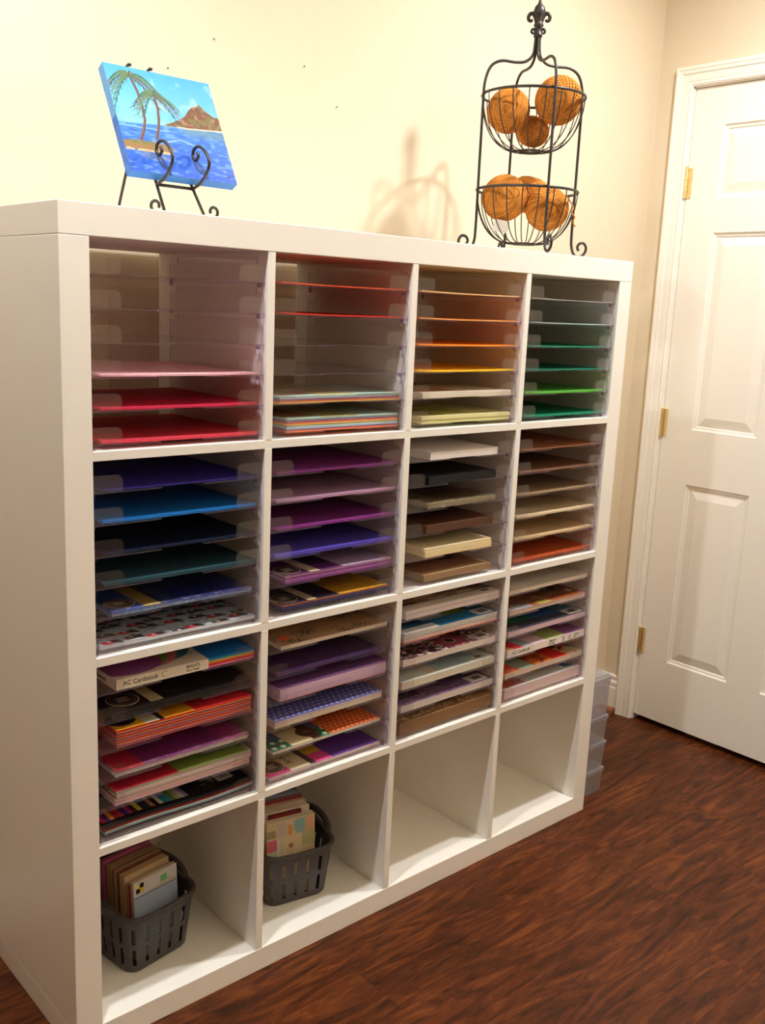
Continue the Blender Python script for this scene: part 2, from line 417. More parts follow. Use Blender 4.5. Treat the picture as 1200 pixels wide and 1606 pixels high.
def floor_lamp(x, y):
    t = thing('floor_lamp_offscreen', 'floor lamp with cream drum shade standing opposite the shelf', 'lamp', (x, y, 0))
    MB().lathe([(.14, 0), (.14, .012), (.05, .022), (.012, .035)], 40).build('base', M_iron, t, (0, 0, 0), True)
    MB().tube([(0, 0, .03), (0, 0, 1.52)], .011, 12).build('pole', M_iron, t)
    m, nt, b = newmat('lamp_shade_fabric'); nt.nodes.remove(b)
    d = N(nt, 'ShaderNodeBsdfDiffuse'); d.inputs[0].default_value = (.84, .8, .72, 1); tr = N(nt, 'ShaderNodeBsdfTranslucent'); tr.inputs[0].default_value = (.92, .88, .8, 1)
    mx = N(nt, 'ShaderNodeMixShader'); mx.inputs[0].default_value = .6; nt.links.new(d.outputs[0], mx.inputs[1]); nt.links.new(tr.outputs[0], mx.inputs[2]); nt.links.new(mx.outputs[0], nt.nodes['Material Output'].inputs[0])
    s = MB(); s.lathe([(.20, 1.50), (.17, 1.80), (.167, 1.80), (.197, 1.50), (.20, 1.50)], 48); s.f = s.f[:-2]; s.m = s.m[:-2]
    s.build('shade', m, t, (0, 0, 0), True)
    MB().lathe([(.012, 1.52), (.016, 1.56), (.03, 1.60), (.034, 1.64), (.024, 1.68), (.004, 1.69)], 20).build('bulb_offscreen', M_lens, t, (0, 0, 0), True)
    ld = bpy.data.lights.new('lamp_bulb', 'POINT'); ld.shadow_soft_size = .12; ld.energy = LAMP_W; ld.color = LAMP_COL
    lo = bpy.data.objects.new('lamp_opposite_offscreen', ld); COL.objects.link(lo); lo.parent = t; lo.location = (0, 0, 1.75)
floor_lamp(1.05, -2.75)

# ================================================================== THE SHELF UNIT
S = 1.49; D = .39
C = [.05, .3855, .4015, .737, .753, 1.0885, 1.1045, 1.44]      # cell edges in x (and z)
shelf = thing('cube_shelf', 'large white cube shelf unit with four by four open compartments', 'shelf unit')
bevbox('top_board', 0, S, 0, D, 1.4402, S, M_white, shelf)
bevbox('bottom_board', 0, S, 0, D, 0, .0498, M_white, shelf)
bevbox('side_panel', 0, .05, 0, D, .05, 1.44, M_white, shelf)
bevbox('side_panel', 1.44, S, 0, D, .05, 1.44, M_white, shelf)
for i in (1, 3, 5): bevbox('shelf_board', .05, 1.44, .0008, D - .001, C[i], C[i + 1], M_white, shelf, .0008)
for r in range(4):
    for i in (1, 3, 5): bevbox('divider', C[i], C[i + 1], .0004, D - .001, C[2 * r], C[2 * r + 1], M_white, shelf, .0008)
CX = [C[0], C[2], C[4], C[6]]; CZ = [C[6], C[4], C[2], C[0]]       # column left x, row floor z (row 0 on top)

# ================================================================== ACRYLIC TRAYS
TW, TD, PITCH, FOOT = .3315, .332, .0545, .0069
def arc(cx, cy, r, a0, a1, n=5):
    return [(cx + r * math.cos(math.radians(a0 + (a1 - a0) * i / n)), cy + r * math.sin(math.radians(a0 + (a1 - a0) * i / n))) for i in range(n + 1)]
tm = {}
fp = [(0, 0), (.125, 0)] + arc(.135, .012, .012, 180, 90, 4) + arc(.197, .012, .012, 90, 0, 4) + [(.209, 0), (TW, 0), (TW, TD), (0, TD)]
tm['tray_floor'] = MB().prism(fp, 'z', .0006, .0024, 0, 1).mesh('tray_floor', [M_clear, M_edge])
def wall_poly():
    return [(.004, .0024), (.004, .034), (.012, .040), (.020, .040), (.020, .034), (.026, .034), (.026, .0470), (TD - .03, .0470), (TD - .03, .036), (TD, .036), (TD, .0024)]
tm['side_wall'] = MB().prism(wall_poly(), 'x', 0, .0022, 0, 1).mesh('side_wall', [M_clear, M_edge])
tabp = [(0, .0024), (.053, .0024)] + arc(.042, .020, .011, 0, 90, 5) + [(0, .031)]
tm['front_tab'] = MB().prism(tabp, 'y', 0, .0020).mesh('front_tab', [M_tab])
tabr = [(TW - a, b) for a, b in reversed(tabp)]
tm['front_tab_r'] = MB().prism(tabr, 'y', 0, .0020).mesh('front_tab', [M_tab])
tm['back_lip'] = MB().prism([(0, .0024), (.105, .0024), (.105, .040), (0, .040)], 'y', TD - .002, TD, 0, 1).mesh('back_lip', [M_clear, M_edge])
tm['stacking_peg'] = MB().lathe([(.0030, -.0065), (.0036, -.006), (.0036, .0006)], 10).mesh('stacking_peg', [M_edge])
def tray(r, c, k, label):
    x, z = CX[c] + .002, CZ[r] + FOOT + (5 - k) * PITCH
    t = thing('paper_tray', label, 'tray', (x, .006, z), 0, 'clear acrylic paper trays in the shelf')
    link('tray_floor', tm['tray_floor'], t)
    link('side_wall', tm['side_wall'], t); link('side_wall', tm['side_wall'], t, (TW - .0022, 0, 0))
    link('front_tab', tm['front_tab'], t); link('front_tab', tm['front_tab_r'], t)
    link('back_lip', tm['back_lip'], t, (.03, 0, 0)); link('back_lip', tm['back_lip'], t, (TW - .135, 0, 0))
    for px, py in ((.0055, .012), (TW - .0055, .012), (.0055, TD - .012), (TW - .0055, TD - .012)): link('stacking_peg', tm['stacking_peg'], t, (px, py, 0))
    return t

# ------------------------------------------------------------------ print patterns
def vnoise(U, V, n, seed):
    rs = np.random.RandomState(seed); g = rs.rand(n + 2, n + 2)
    x, y = np.clip(U, 0, .9999) * n, np.clip(V, 0, .9999) * n; i, jx = x.astype(int), y.astype(int); fx, fy = x - i, y - jx
    fx, fy = fx * fx * (3 - 2 * fx), fy * fy * (3 - 2 * fy)
    return (g[jx, i] * (1 - fx) + g[jx, i + 1] * fx) * (1 - fy) + (g[jx + 1, i] * (1 - fx) + g[jx + 1, i + 1] * fx) * fy
def base(U, c): return np.ones(U.shape + (3,)) * np.array(c, float)
def over(A, mask, c):
    mask = np.clip(mask, 0, 1)[..., None]; return A * (1 - mask) + np.array(c, float) * mask
def disc(U, V, cx, cy, r): return np.clip((r - np.hypot(U - cx, V - cy)) / .006 + .5, 0, 1)
def rect(U, V, a, b, c, d): return ((U >= a) & (U <= b) & (V >= c) & (V <= d)).astype(float)
def polka(U, V, bg, dot, p, r):
    a = (V / p); off = (np.floor(a) % 2) * .5; du = (U / p + off) % 1 - .5; dv = a % 1 - .5
    return over(base(U, bg), np.clip((r - np.hypot(du, dv)) / .08 + .5, 0, 1), dot)
def f_figures(U, V):
    V = V * 1.35
    A = base(U, (176, 186, 196)); rs = np.random.RandomState(4)
    A = over(A, (vnoise(U, V, 40, 2) > .72) * .8, (120, 116, 122))
    for i in range(63):
        x, y0 = (i % 7 + .5 * ((i // 7) % 2) + rs.rand() * .45) / 7.2, (i // 7 + rs.rand() * .5) / 6.4
        A = over(A, disc(U, V, x + .04, y0 + .008, .036), (58, 40, 40)); A = over(A, disc(U, V, x + .07, y0 - .02, .018), (40, 34, 38)); A = over(A, disc(U, V, x, y0, .036), ((176, 34, 46), (96, 70, 62), (176, 34, 46), (60, 44, 44))[i % 4])
        A = over(A, disc(U, V, x + .012, y0 + .015, .012), (222, 210, 200))
    return A
def f_kraft_floral(U, V):
    A = base(U, (172, 138, 106)); rs = np.random.RandomState(11)
    for i in range(22):
        x, y0, s = rs.rand(), rs.rand(), .03 + .05 * rs.rand(); a = np.arctan2(V - y0, U - x); d = np.hypot(U - x, V - y0)
        pet = s * (.7 + .3 * np.cos(5 * a + i)); A = over(A, ((d < pet) & ((np.sin(d * 210) > -.2))) * .9, (50, 40, 38))
        A = over(A, (np.abs(d - s * 1.4) < .004) & (np.cos(a * 2 + i) > 0), (56, 46, 42))
    return A
def f_check(U, V):
    A = base(U, (104, 62, 150)); p = .035
    m = ((U / p) % 1 - .5) ** 2 + ((V / p) % 1 - .5) ** 2
    return over(A, (m < .09) * .9, (64, 34, 98))
def f_collage(U, V):
    V = V * 1.5
    A = base(U, (150, 112, 92)); rs = np.random.RandomState(21)
    pal = [(96, 66, 70), (190, 168, 140), (70, 44, 50), (146, 86, 96), (120, 128, 110), (206, 180, 160), (58, 50, 54), (176, 150, 70)]
    for i in range(40):
        a, b = rs.rand() * 1.0 - .05, rs.rand() * 1.0; A = over(A, rect(U, V, a, a + .08 + .12 * rs.rand(), b, b + .06 + .1 * rs.rand()), pal[rs.randint(8)])
    A = over(A, rect(U, V, .05, .22, .32, .6) * (np.sin(U * 260) > 0), (52, 40, 44))
    A = over(A, (vnoise(U, V, 60, 5) > .8) * .7, (226, 206, 186))
    return A
def f_blocks(U, V):
    V = V * 2.2
    A = base(U, (32, 92, 132))
    A = over(A, rect(U, V, .32, .56, .34, .62), (196, 196, 192)); A = over(A, rect(U, V, .56, .80, .34, .66), (134, 148, 44)); A = over(A, rect(U, V, .08, .32, .34, .66), (22, 62, 100))
    A = over(A, rect(U, V, 0, .09, .28, .5), (168, 160, 46)); A = over(A, rect(U, V, .36, 1, .08, .34), (44, 112, 158)); A = over(A, rect(U, V, 0, .36, 0, .2), (206, 206, 206))
    A = over(A, rect(U, V, .8, 1, .34, .8), (26, 84, 120)); A = over(A, rect(U, V, .2, .6, .66, 1), (44, 112, 158))
    return A
def f_floral(U, V):
    A = base(U, (56, 36, 42)); rs = np.random.RandomState(3)
    A = over(A, (vnoise(U, V, 46, 8) > .6), (212, 192, 186)); A = over(A, (vnoise(U, V, 30, 18) > .7), (132, 84, 92))
    for i in range(14):
        x, y0, s = rs.rand(), rs.rand(), .02 + .03 * rs.rand(); A = over(A, disc(U, V, x, y0, s), (206, 184, 180)); A = over(A, disc(U, V, x, y0, s * .5), (70, 44, 50))
    x, y0 = .60, .13; d = np.hypot(U - x, V - y0); a = np.arctan2(V - y0, U - x)
    A = over(A, d < .14 + .02 * np.cos(8 * a), (146, 66, 82)); A = over(A, d < .055, (214, 168, 172)); A = over(A, d < .042, (44, 26, 32))
    return A
def f_palesky(U, V):
    V = V * 1.8
    A = base(U, (196, 200, 192)); A = over(A, rect(U, V, .38, .9, .08, .5), (150, 176, 188)); A = over(A, rect(U, V, .3, .4, .05, .4), (206, 186, 168))
    return over(A, (vnoise(U, V, 24, 4) > .7) * .4, (212, 206, 190))
def f_plum(U, V):
    V = V * 2.0
    A = base(U, (112, 84, 116)); n = vnoise(U, V, 14, 6); A = over(A, (n - .3), (150, 122, 150)); A = over(A, (vnoise(U, V, 30, 9) > .7) * .7, (76, 52, 84))
    A = over(A, rect(U, V, .48, .9, .25, .8) * .5, (90, 62, 104)); A = over(A, rect(U, V, 0, .3, .20, .42), (38, 30, 38)); A = over(A, rect(U, V, .02, .28, .24, .38) * (vnoise(U, V, 70, 2) > .6), (120, 104, 116))
    return A
def f_burlap(U, V):
    A = base(U, (146, 108, 72)); A = over(A, (np.sin(U * 330) > 0) * rect(U, V, 0, .33, 0, .42) * .8, (92, 64, 44))
    A = over(A, (vnoise(U, V, 60, 31) > .62) * .6, (104, 72, 48)); A = over(A, rect(U, V, .62, .86, .12, .5) * (vnoise(U, V, 22, 6) > .45), (56, 36, 30))
    A = over(A, rect(U, V, .0, .6, .04, .10) * (vnoise(U, V, 80, 6) > .55), (208, 176, 140)); A = over(A, rect(U, V, .6, .85, .04, .2) * (vnoise(U, V, 60, 16) > .66), (214, 190, 160))
    return A
def f_offwhite(U, V):
    A = base(U, (206, 198, 188)); A = over(A, (np.abs(np.hypot(U - .2, (V - .55)) - .1) < .012) * .5, (160, 152, 144)); return over(A, (vnoise(U, V, 20, 3) > .7) * .3, (190, 180, 172))
def f_browncollage(U, V):
    V = V * 1.9
    A = base(U, (110, 72, 58)); A = over(A, vnoise(U, V, 10, 12) > .55, (142, 96, 66)); A = over(A, V < .13, (182, 98, 58)); A = over(A, rect(U, V, .02, .3, 0, .13), (172, 178, 196)); A = over(A, rect(U, V, .38, .54, 0, .13), (196, 180, 92))
    A = over(A, np.abs(V - .145) < .012, (46, 28, 28)); A = over(A, disc(U, V, .78, .5, .11), (50, 42, 42)); A = over(A, disc(U, V, .78, .5, .05) * (vnoise(U, V, 40, 2) > .5), (196, 192, 190))
    return over(A, (np.abs(U - .93) < .018) * (np.abs(V - .25) < .07), (210, 196, 190))
def f_greenblue(U, V):
    A = base(U, (30, 74, 58)); A = over(A, U > .42, (50, 92, 156)); A = over(A, (U > .8), (90, 130, 160)); A = over(A, U < .06, (124, 150, 56)); A = over(A, vnoise(U, V, 12, 3) > .66, (40, 110, 74)); return over(A, V < .15 - .05 * U, (64, 62, 76))
def f_fan(U, V):
    A = base(U, (226, 214, 206)); a = U - .28 * V
    for lo, hi, c in ((-1, .09, (214, 150, 96)), (.09, .2, (204, 44, 56)), (.2, .31, (148, 168, 166)), (.31, .315, (120, 50, 70)), (.315, .5, (214, 184, 196)), (.5, .51, (120, 90, 60)), (.51, .74, (166, 176, 106)), (.74, 2, (140, 84, 140))):
        A = over(A, (U + (V - .0) * (.25 - U * .5) > lo) & (U + V * (.25 - U * .5) <= hi), c)
    return A
def f_red(U, V):
    A = base(U, (196, 44, 44)); A = over(A, U < .2, (206, 84, 48)); A = over(A, rect(U, V, .18, .38, 0, .7), (140, 156, 140)); A = over(A, disc(U, V, .2, .4, .07), (206, 74, 66)); n = vnoise(U, V, 30, 17)
    A = over(A, rect(U, V, .36, .62, 0, .75), (150, 66, 36)); A = over(A, rect(U, V, .36, .62, 0, .75) * (n > .55), (206, 110, 50)); A = over(A, rect(U, V, .36, .62, 0, .75) * (n < .25), (90, 30, 24))
    m = (U > .80); A = over(A, m, (184, 170, 130)); A = over(A, m * (vnoise(U, V, 26, 7) > .58), (196, 96, 66)); return over(A, m * (vnoise(U, V, 26, 9) > .76), (40, 50, 40))
def f_greywhite(U, V):
    V = V * 1.9
    A = base(U, (198, 194, 196)); A = over(A, (U < .3) & (V > .05), (176, 140, 140)); A = over(A, (U < .3) * (V > .05) * (vnoise(U, V, 26, 4) > .55), (190, 84, 70))
    A = over(A, (np.abs(V - .36) < .05) * (U > .25) * (U < .5), (160, 48, 56)); A = over(A, rect(U, V, .5, .62, .25, .5), (196, 174, 110)); A = over(A, rect(U, V, .62, .8, .3, .6), (128, 104, 140))
    return over(A, (U > .86) & (V < .26) & (V > .1) & (U + V * .6 < 1.06), (56, 92, 140))
def f_brights(U, V):
    V = V * 1.9
    A = base(U, (206, 196, 180))
    def el(cx, cy, rx, ry): return (((U - cx) / rx) ** 2 + ((V - cy) / ry) ** 2 < 1)
    A = over(A, el(.46, .62, .20, .42), (40, 108, 132)); A = over(A, el(.36, .66, .22, .42), (150, 64, 60)); A = over(A, el(.30, .50, .24, .40), (206, 110, 120)); A = over(A, el(.22, .44, .24, .36), (110, 150, 62)); A = over(A, el(.16, .32, .24, .28), (138, 70, 136))
    A = over(A, V < .02, (226, 220, 210))
    return over(A, U + V * -.06 > .64, (22, 108, 190))

# ------------------------------------------------------------------ paper stacks
def slab(x0, x1, y0, y1, z0, z1, curl=0.0, wave=0.0, ph=0.0):
    b = MB(); n = 1 if (curl == 0 and wave == 0) else 16
    for i in range(n + 1):
        u = i / n; x = x0 + (x1 - x0) * u; dz = curl * (2 * u - 1) ** 2 + wave * (1 + math.sin(2 * math.pi * (u * 1.1) + ph)) * .5
        b.v += [(x, y0, z0 + dz), (x, y1, z0 + dz), (x, y1, z1 + dz), (x, y0, z1 + dz)]
    for i in range(n):
        a = i * 4
        b.f += [(a, a + 1, a + 5, a + 4), (a + 3, a + 7, a + 6, a + 2), (a, a + 4, a + 7, a + 3), (a + 1, a + 2, a + 6, a + 5)]
    b.f += [(0, 3, 2, 1), (n * 4, n * 4 + 1, n * 4 + 2, n * 4 + 3)]; b.m = [0] * len(b.f)
    return b
F12 = (.0195, .3245, .0065, .3115)      # 12 in square: x0, x1, y0, y1 in the tray
F11 = (.039, .3205, .0065, .2225)       # 11 x 8.5 pack, long side to the front
F85 = (.071, .287, .0065, .2865)        # letter sheets, short side to the front
class Stack: pass
def stack(r, c, k, label, layers, F=F12, cat='cardstock', name='cardstock_stack', curl=.0, wave=0, jit=.0012, ream=True, part='sheets', tray_txt=None):
    x, z = CX[c] + .002, CZ[r] + FOOT + (5 - k) * PITCH + .0027
    s = Stack(); x0, x1, y0, y1 = F; s.F = F; s.w = x1 - x0; s.d = y1 - y0
    rs = random.Random(r * 100 + c * 10 + k)
    if len(layers) == 1:
        t = slab(0, s.w, 0, s.d, 0, layers[0][1], curl, wave).build(name, paper(layers[0][0], ream and layers[0][1] > .004), None, (x + x0, .006 + y0, z)); tag(t, label, cat)
        s.h = layers[0][1]
    else:
        t = thing(name, label, cat, (x + x0, .006 + y0, z)); h = 0
        for col, th in layers:
            jx, jy = rs.uniform(-jit, jit), rs.uniform(0, jit)
            slab(jx, s.w + jx, jy, s.d + jy, h, h + th - .00012, curl, wave).build(part, paper(col, ream and th > .004), t); h += th
        s.h = h
    t['group'] = 'paper in the trays'
    s.t = t; s.curl = curl
    tray(r, c, k, tray_txt or 'clear acrylic tray under the ' + label)
    return s
def patch(s, u0, u1, v0, v1, rgb, name='label_print', lift=.0003, par=None, z=None):
    x0, x1, y0, y1 = u0 * s.w, u1 * s.w, v0 * s.d, v1 * s.d; h = s.h if z is None else z
    return MB().box(x0, x1, y0, y1, h - .0001, h + lift).build(name, paper(rgb), par or s.t)
def emblem(s, u, v, rr=.028, dark=(38, 30, 34), ring=(188, 168, 140)):
    cx, cy = u * s.w, v * s.d; z = s.h + .0004
    e = MB().lathe([(rr, 0), (rr, .0005)], 28).build('emblem', paper(ring), s.t, (cx, cy, z))
    MB().lathe([(rr * .92, .0005), (rr * .92, .0008)], 28).build('emblem_face', paper(dark), e)
    b = MB()
    for i in range(20):
        g = 2 * math.pi * i / 20; b.box(math.cos(g) * rr * .75 - .0008, math.cos(g) * rr * .75 + .0008, math.sin(g) * rr * .75 - .0008, math.sin(g) * rr * .75 + .0008, .0008, .001)
    for i in range(3): b.box(-rr * (.42, .3, .42)[i], rr * (.42, .3, .42)[i], rr * (.24 - .24 * i) - .0016, rr * (.24 - .24 * i) + .0016, .0008, .001)
    b.build('emblem_mark', paper(ring), e)
def barcode(s, u0, u1, v0, v1, z=None, bg=(206, 198, 190)):
    p = patch(s, u0, u1, v0, v1, bg, 'barcode_label', .0008, None, z); h = s.h if z is None else z
    a, b_, c_, d_ = u0 * s.w, u1 * s.w, v0 * s.d, v1 * s.d; rs = random.Random(5); m = MB(); x = a + (b_ - a) * .28
    while x < a + (b_ - a) * .8:
        wd = rs.choice((.0008, .0012, .0020)); m.box(x, x + wd, c_ + (d_ - c_) * .22, c_ + (d_ - c_) * .78, h + .0008, h + .0010); x += wd + rs.choice((.0008, .0014))
    m.build('barcode', M_ink, p)
def cello(s, pad=.0025, lift=.002, mat=None):
    bm = bmesh.new(); bmesh.ops.create_cube(bm, size=1)
    for v in bm.verts: v.co = (s.w / 2 + v.co.x * (s.w + 2 * pad), s.d / 2 + v.co.y * (s.d + 2 * pad), (s.h + lift) / 2 + v.co.z * (s.h + lift))
    bmesh.ops.bevel(bm, geom=bm.edges[:], offset=.003, segments=2, affect='EDGES')
    if mat is M_crinkle:                     # a crumpled film: small facets turned every way
        bmesh.ops.subdivide_edges(bm, edges=[e for e in bm.edges if e.calc_length() > .02], cuts=46, use_grid_fill=True)
        bmesh.ops.triangulate(bm, faces=bm.faces[:]); rs = random.Random(9)
        for v in bm.verts:
            v.co.x += rs.uniform(-.0012, .0012); v.co.y += rs.uniform(-.0014, .0006); v.co.z = max(.0001, v.co.z + rs.uniform(-.0004, .0012))
    me = bpy.data.meshes.new('cellophane_wrap'); bm.to_mesh(me); bm.free(); me.materials.append(mat or M_cello)
    return link('cellophane_wrap', me, s.t)
def cover(s, f, res=130, name='printed_cover'): return grid_print(name, f, s.w, s.d, res, s.t, None, (0, 0, s.h + .0003))
def lettering(s, txt, x, y, z, size, rot=(math.pi / 2, 0, 0), rgb=(34, 30, 32), par=None, sx=1):
    me = text_mesh(txt, size); me.materials.append(paper(rgb)); o = link('lettering', me, par or s.t, (x, y, z), rot); o.scale = (sx, 1, 1)
    return o

# ---- row 0 (top), column 0: pinks
EM = 'empty clear acrylic paper tray, '
tray(0, 0, 0, EM + 'topmost above the pale pink cardstock')
tray(0, 0, 1, EM + 'middle of three above the pale pink cardstock')
tray(0, 0, 2, EM + 'resting directly above the pale pink cardstock')
stack(0, 0, 3, 'pale pink cardstock above the crimson sheets', [((232, 176, 186), .003)], curl=.0008)
stack(0, 0, 4, 'crimson cardstock between pale pink and coral sheets', [((206, 40, 78), .004)], curl=.001)
stack(0, 0, 5, 'coral red cardstock below the crimson sheets', [((214, 62, 82), .005)], curl=.001)
# column 1: oranges and mixed packs
stack(0, 1, 0, 'bright orange red sheet above the scarlet red one', [((236, 92, 52), .0022)], curl=.0012)
stack(0, 1, 1, 'scarlet red sheet below the orange red one', [((212, 50, 34), .0022)], curl=.0012)
tray(0, 1, 2, EM + 'just below the scarlet red sheet')
tray(0, 1, 3, EM + 'just above a thin pastel mixed cardstock pack')
PA = [((226, 178, 110), .0028), ((226, 120, 72), .0028), ((136, 96, 130), .0028), ((168, 176, 196), .0028), ((178, 208, 198), .0028)]
s = stack(0, 1, 4, 'thin wrapped pack of pastel striped mixed cardstock', PA, (.022, .3245, .0065, .225)); cello(s)
patch(s, 0, .3, .1, 1, (150, 104, 76)); patch(s, .3, .62, .02, 1, (196, 186, 132)); patch(s, .62, 1, .0, 1, (178, 208, 198))
s = stack(0, 1, 5, 'thick double pack of pastel striped mixed cardstock', PA[1:] + [((160, 176, 158), .0015)] + PA, F11)
patch(s, 0, .3, .1, 1, (140, 96, 72)); patch(s, .3, .62, .0, 1, (176, 172, 120))
# column 2: yellows
stack(0, 2, 0, 'pale peach sheet above the apricot one', [((248, 206, 140), .0022)], curl=.0012)
stack(0, 2, 1, 'apricot sheet between pale peach and bright orange', [((246, 166, 92), .0022)], curl=.0012)
stack(0, 2, 2, 'bright orange cardstock above the golden yellow sheets', [((240, 142, 40), .003)], curl=.001)
stack(0, 2, 3, 'golden yellow cardstock below the bright orange sheets', [((244, 196, 40), .003)], curl=.0012)
s = stack(0, 2, 4, 'cream white cardstock pack below the golden yellow sheets', [((214, 204, 184), .006), ((220, 212, 198), .006)], F11); patch(s, 0, .42, .1, .9, (170, 120, 80))
s = stack(0, 2, 5, 'pale lemon double pack at the bottom of the yellow papers', [((206, 204, 140), .0075), ((140, 132, 70), .0006), ((222, 216, 160), .0075)], F11); patch(s, 0, .3, .1, .9, (150, 136, 70)); patch(s, .3, .62, .12, .9, (184, 184, 96))
# column 3: greens
stack(0, 3, 0, 'pale grey sheet topmost among the greens', [((196, 194, 180), .0012)], curl=.001)
stack(0, 3, 1, 'pale aqua sheet above the teal green ones', [((178, 204, 200), .0016)], curl=.001)
stack(0, 3, 2, 'sea green cardstock below the pale aqua sheet', [((36, 140, 104), .0022)], curl=.001)
stack(0, 3, 3, 'deep teal green cardstock above the grass green sheets', [((24, 116, 92), .0025)], curl=.001)
stack(0, 3, 4, 'bright grass green cardstock between two teal stacks', [((92, 176, 66), .0045)], curl=.0012)
stack(0, 3, 5, 'emerald teal cardstock below the grass green sheets', [((18, 128, 96), .004)], curl=.001)
# ---- row 1, column 0: blues
stack(1, 0, 0, 'deep indigo cardstock above the azure blue sheets', [((52, 40, 142), .0035)], curl=.0008)
stack(1, 0, 1, 'bright azure blue cardstock below the indigo sheets', [((22, 110, 190), .0045)], curl=.0008)
stack(1, 0, 2, 'midnight navy cardstock below the azure blue sheets', [((18, 26, 52), .003)], curl=.0008)
stack(1, 0, 3, 'dark slate teal cardstock below the midnight navy sheets', [((40, 72, 84), .006)], curl=.0008)
s = stack(1, 0, 4, 'royal blue cardstock pack with round emblem in clear wrap', [((108, 150, 196), .003), ((60, 104, 180), .003), ((44, 84, 168), .003)], (.033, .3165, .0065, .225))
patch(s, .45, 1, 0, 1, (28, 36, 130)); patch(s, .34, .46, 0, 1, (40, 56, 120)); patch(s, .33, .35, 0, 1, (28, 22, 34)); patch(s, .22, .33, 0, .9, (190, 160, 96), lift=.0005); emblem(s, .11, .16, .027, (70, 52, 46)); cello(s, mat=M_crinkle)
s = stack(1, 0, 5, 'pale blue grey pad printed with red and brown figures', [((196, 200, 206), .006)], (.010, .3255, .0065, .3115), 'paper pad', 'paper_pad'); cover(s, f_figures, 170)
# column 1: purples
stack(1, 1, 0, 'plum purple cardstock above the pale mauve sheets', [((124, 46, 122), .005)], curl=.0006)
stack(1, 1, 1, 'pale mauve cardstock between two plum purple stacks', [((176, 136, 166), .005)], curl=.0006)
stack(1, 1, 2, 'plum purple cardstock above the violet blue sheets', [((126, 48, 124), .0045)], curl=.0006)
stack(1, 1, 3, 'violet blue cardstock below the plum purple sheets', [((82, 68, 172), .0065)], curl=.0006)
s = stack(1, 1, 4, 'purple cardstock pack with lilac cover and round emblem', [((120, 66, 128), .0045), ((160, 104, 160), .004), ((130, 60, 128), .004), ((182, 150, 184), .004)], (.045, .3215, .0065, .2225))
patch(s, .0, .52, 0, 1, (92, 38, 96)); patch(s, .3, .52, .2, 1, (48, 26, 56), lift=.0005); patch(s, .22, .31, 0, 1, (196, 178, 150), lift=.0006); emblem(s, .10, .16, .028, (40, 28, 44)); patch(s, .52, 1, 0, 1, (178, 152, 184))
s = stack(1, 1, 5, 'navy cardstock pack with gold cover and round emblem', [((40, 34, 70), .005), ((54, 46, 96), .004), ((190, 110, 70), .002), ((206, 140, 66), .002)], (.039, .3145, .0065, .2225))
patch(s, .0, .52, .0, 1, (40, 30, 58)); patch(s, .23, .31, 0, 1, (196, 178, 150), lift=.0006); emblem(s, .10, .16, .028, (36, 28, 44)); patch(s, .52, 1, 0, 1, (206, 154, 38)); cello(s)
# column 2: neutrals, letter size
stack(1, 2, 0, 'white letter paper ream above the black stack', [((238, 232, 232), .016)], F85, 'paper ream', 'paper_ream')
stack(1, 2, 1, 'black letter cardstock stack below the white ream', [((22, 22, 26), .017)], F85)
s = stack(1, 2, 2, 'olive brown paper bundle in sparkling clear wrap', [((104, 88, 58), .006), ((132, 118, 80), .006)], F85); patch(s, .05, .3, .3, .6, (170, 152, 110)); patch(s, .3, 1, .1, 1, (122, 92, 70)); cello(s, .0025, .004, M_crinkle)
stack(1, 2, 3, 'chocolate brown letter cardstock stack', [((92, 58, 42), .017)], F85)
stack(1, 2, 4, 'ivory cream letter cardstock stack', [((226, 206, 158), .012), ((230, 212, 170), .008)], F85)
s = stack(1, 2, 5, 'tan letter cardstock pack with dark round emblem', [((140, 110, 80), .010), ((152, 120, 88), .005)], F85); patch(s, 0, .95, .08, 1, (136, 92, 72)); emblem(s, .72, .36, .030, (56, 42, 40), (120, 92, 76))
# column 3: browns
s = stack(1, 3, 0, 'rust brown cardstock with a torn wrapper flap', [((146, 92, 62), .003)], curl=.001)
MB().prism([(.150, .020), (.215, .060), (.205, .085), (.165, .070)], 'z', s.h + .0004, s.h + .0016).build('wrapper_flap', M_cello, s.t)
stack(1, 3, 1, 'chestnut brown cardstock below the rust brown sheets', [((126, 88, 66), .003)], curl=.001)
stack(1, 3, 2, 'taupe brown cardstock above the beige sheets', [((150, 124, 96), .0035)], curl=.001)
stack(1, 3, 3, 'pale beige cardstock below the taupe brown sheets', [((214, 192, 158), .005)], curl=.0008)
stack(1, 3, 4, 'sand tan cardstock above the burnt orange sheets', [((204, 176, 134), .005)], curl=.0008)
stack(1, 3, 5, 'burnt orange cardstock below the sand tan sheets', [((178, 78, 40), .005)], curl=.0008)
# ---- row 2, column 0: packs
s = stack(2, 0, 0, 'white boxed bright cardstock pad with lettering and blue sheets', [((214, 120, 160), .0035), ((206, 52, 60), .0035), ((224, 110, 52), .003), ((206, 180, 80), .0022), ((110, 180, 140), .002), ((40, 122, 190), .004)], (.0385, .3255, .0065, .3115), 'cardstock pad', 'cardstock_pad', jit=.0004)
box = MB(); bw = s.w * .645
box.box(-.0012, bw, -.0012, -.0004, -.0002, s.h + .0006); box.box(-.0012, -.0004, -.0012, s.d, -.0002, s.h + .0006)
sl = box.build('box_sleeve', paper((226, 218, 204)), s.t)
cover(s, f_brights, 170).location.z = s.h + .0008
z0 = .0045
lettering(s, 'AC Cardstock', .013, -.0013, z0 + .0010, .0125, par=sl, sx=.92)
ring = MB(); P = [(.0945 + .0055 * math.cos(g), -.0014, .0100 + .0055 * math.sin(g)) for g in [math.radians(40 + i * 14) for i in range(20)]]
ring.tube(P, .0005, 6).build('swirl_mark', paper((150, 110, 70)), sl)
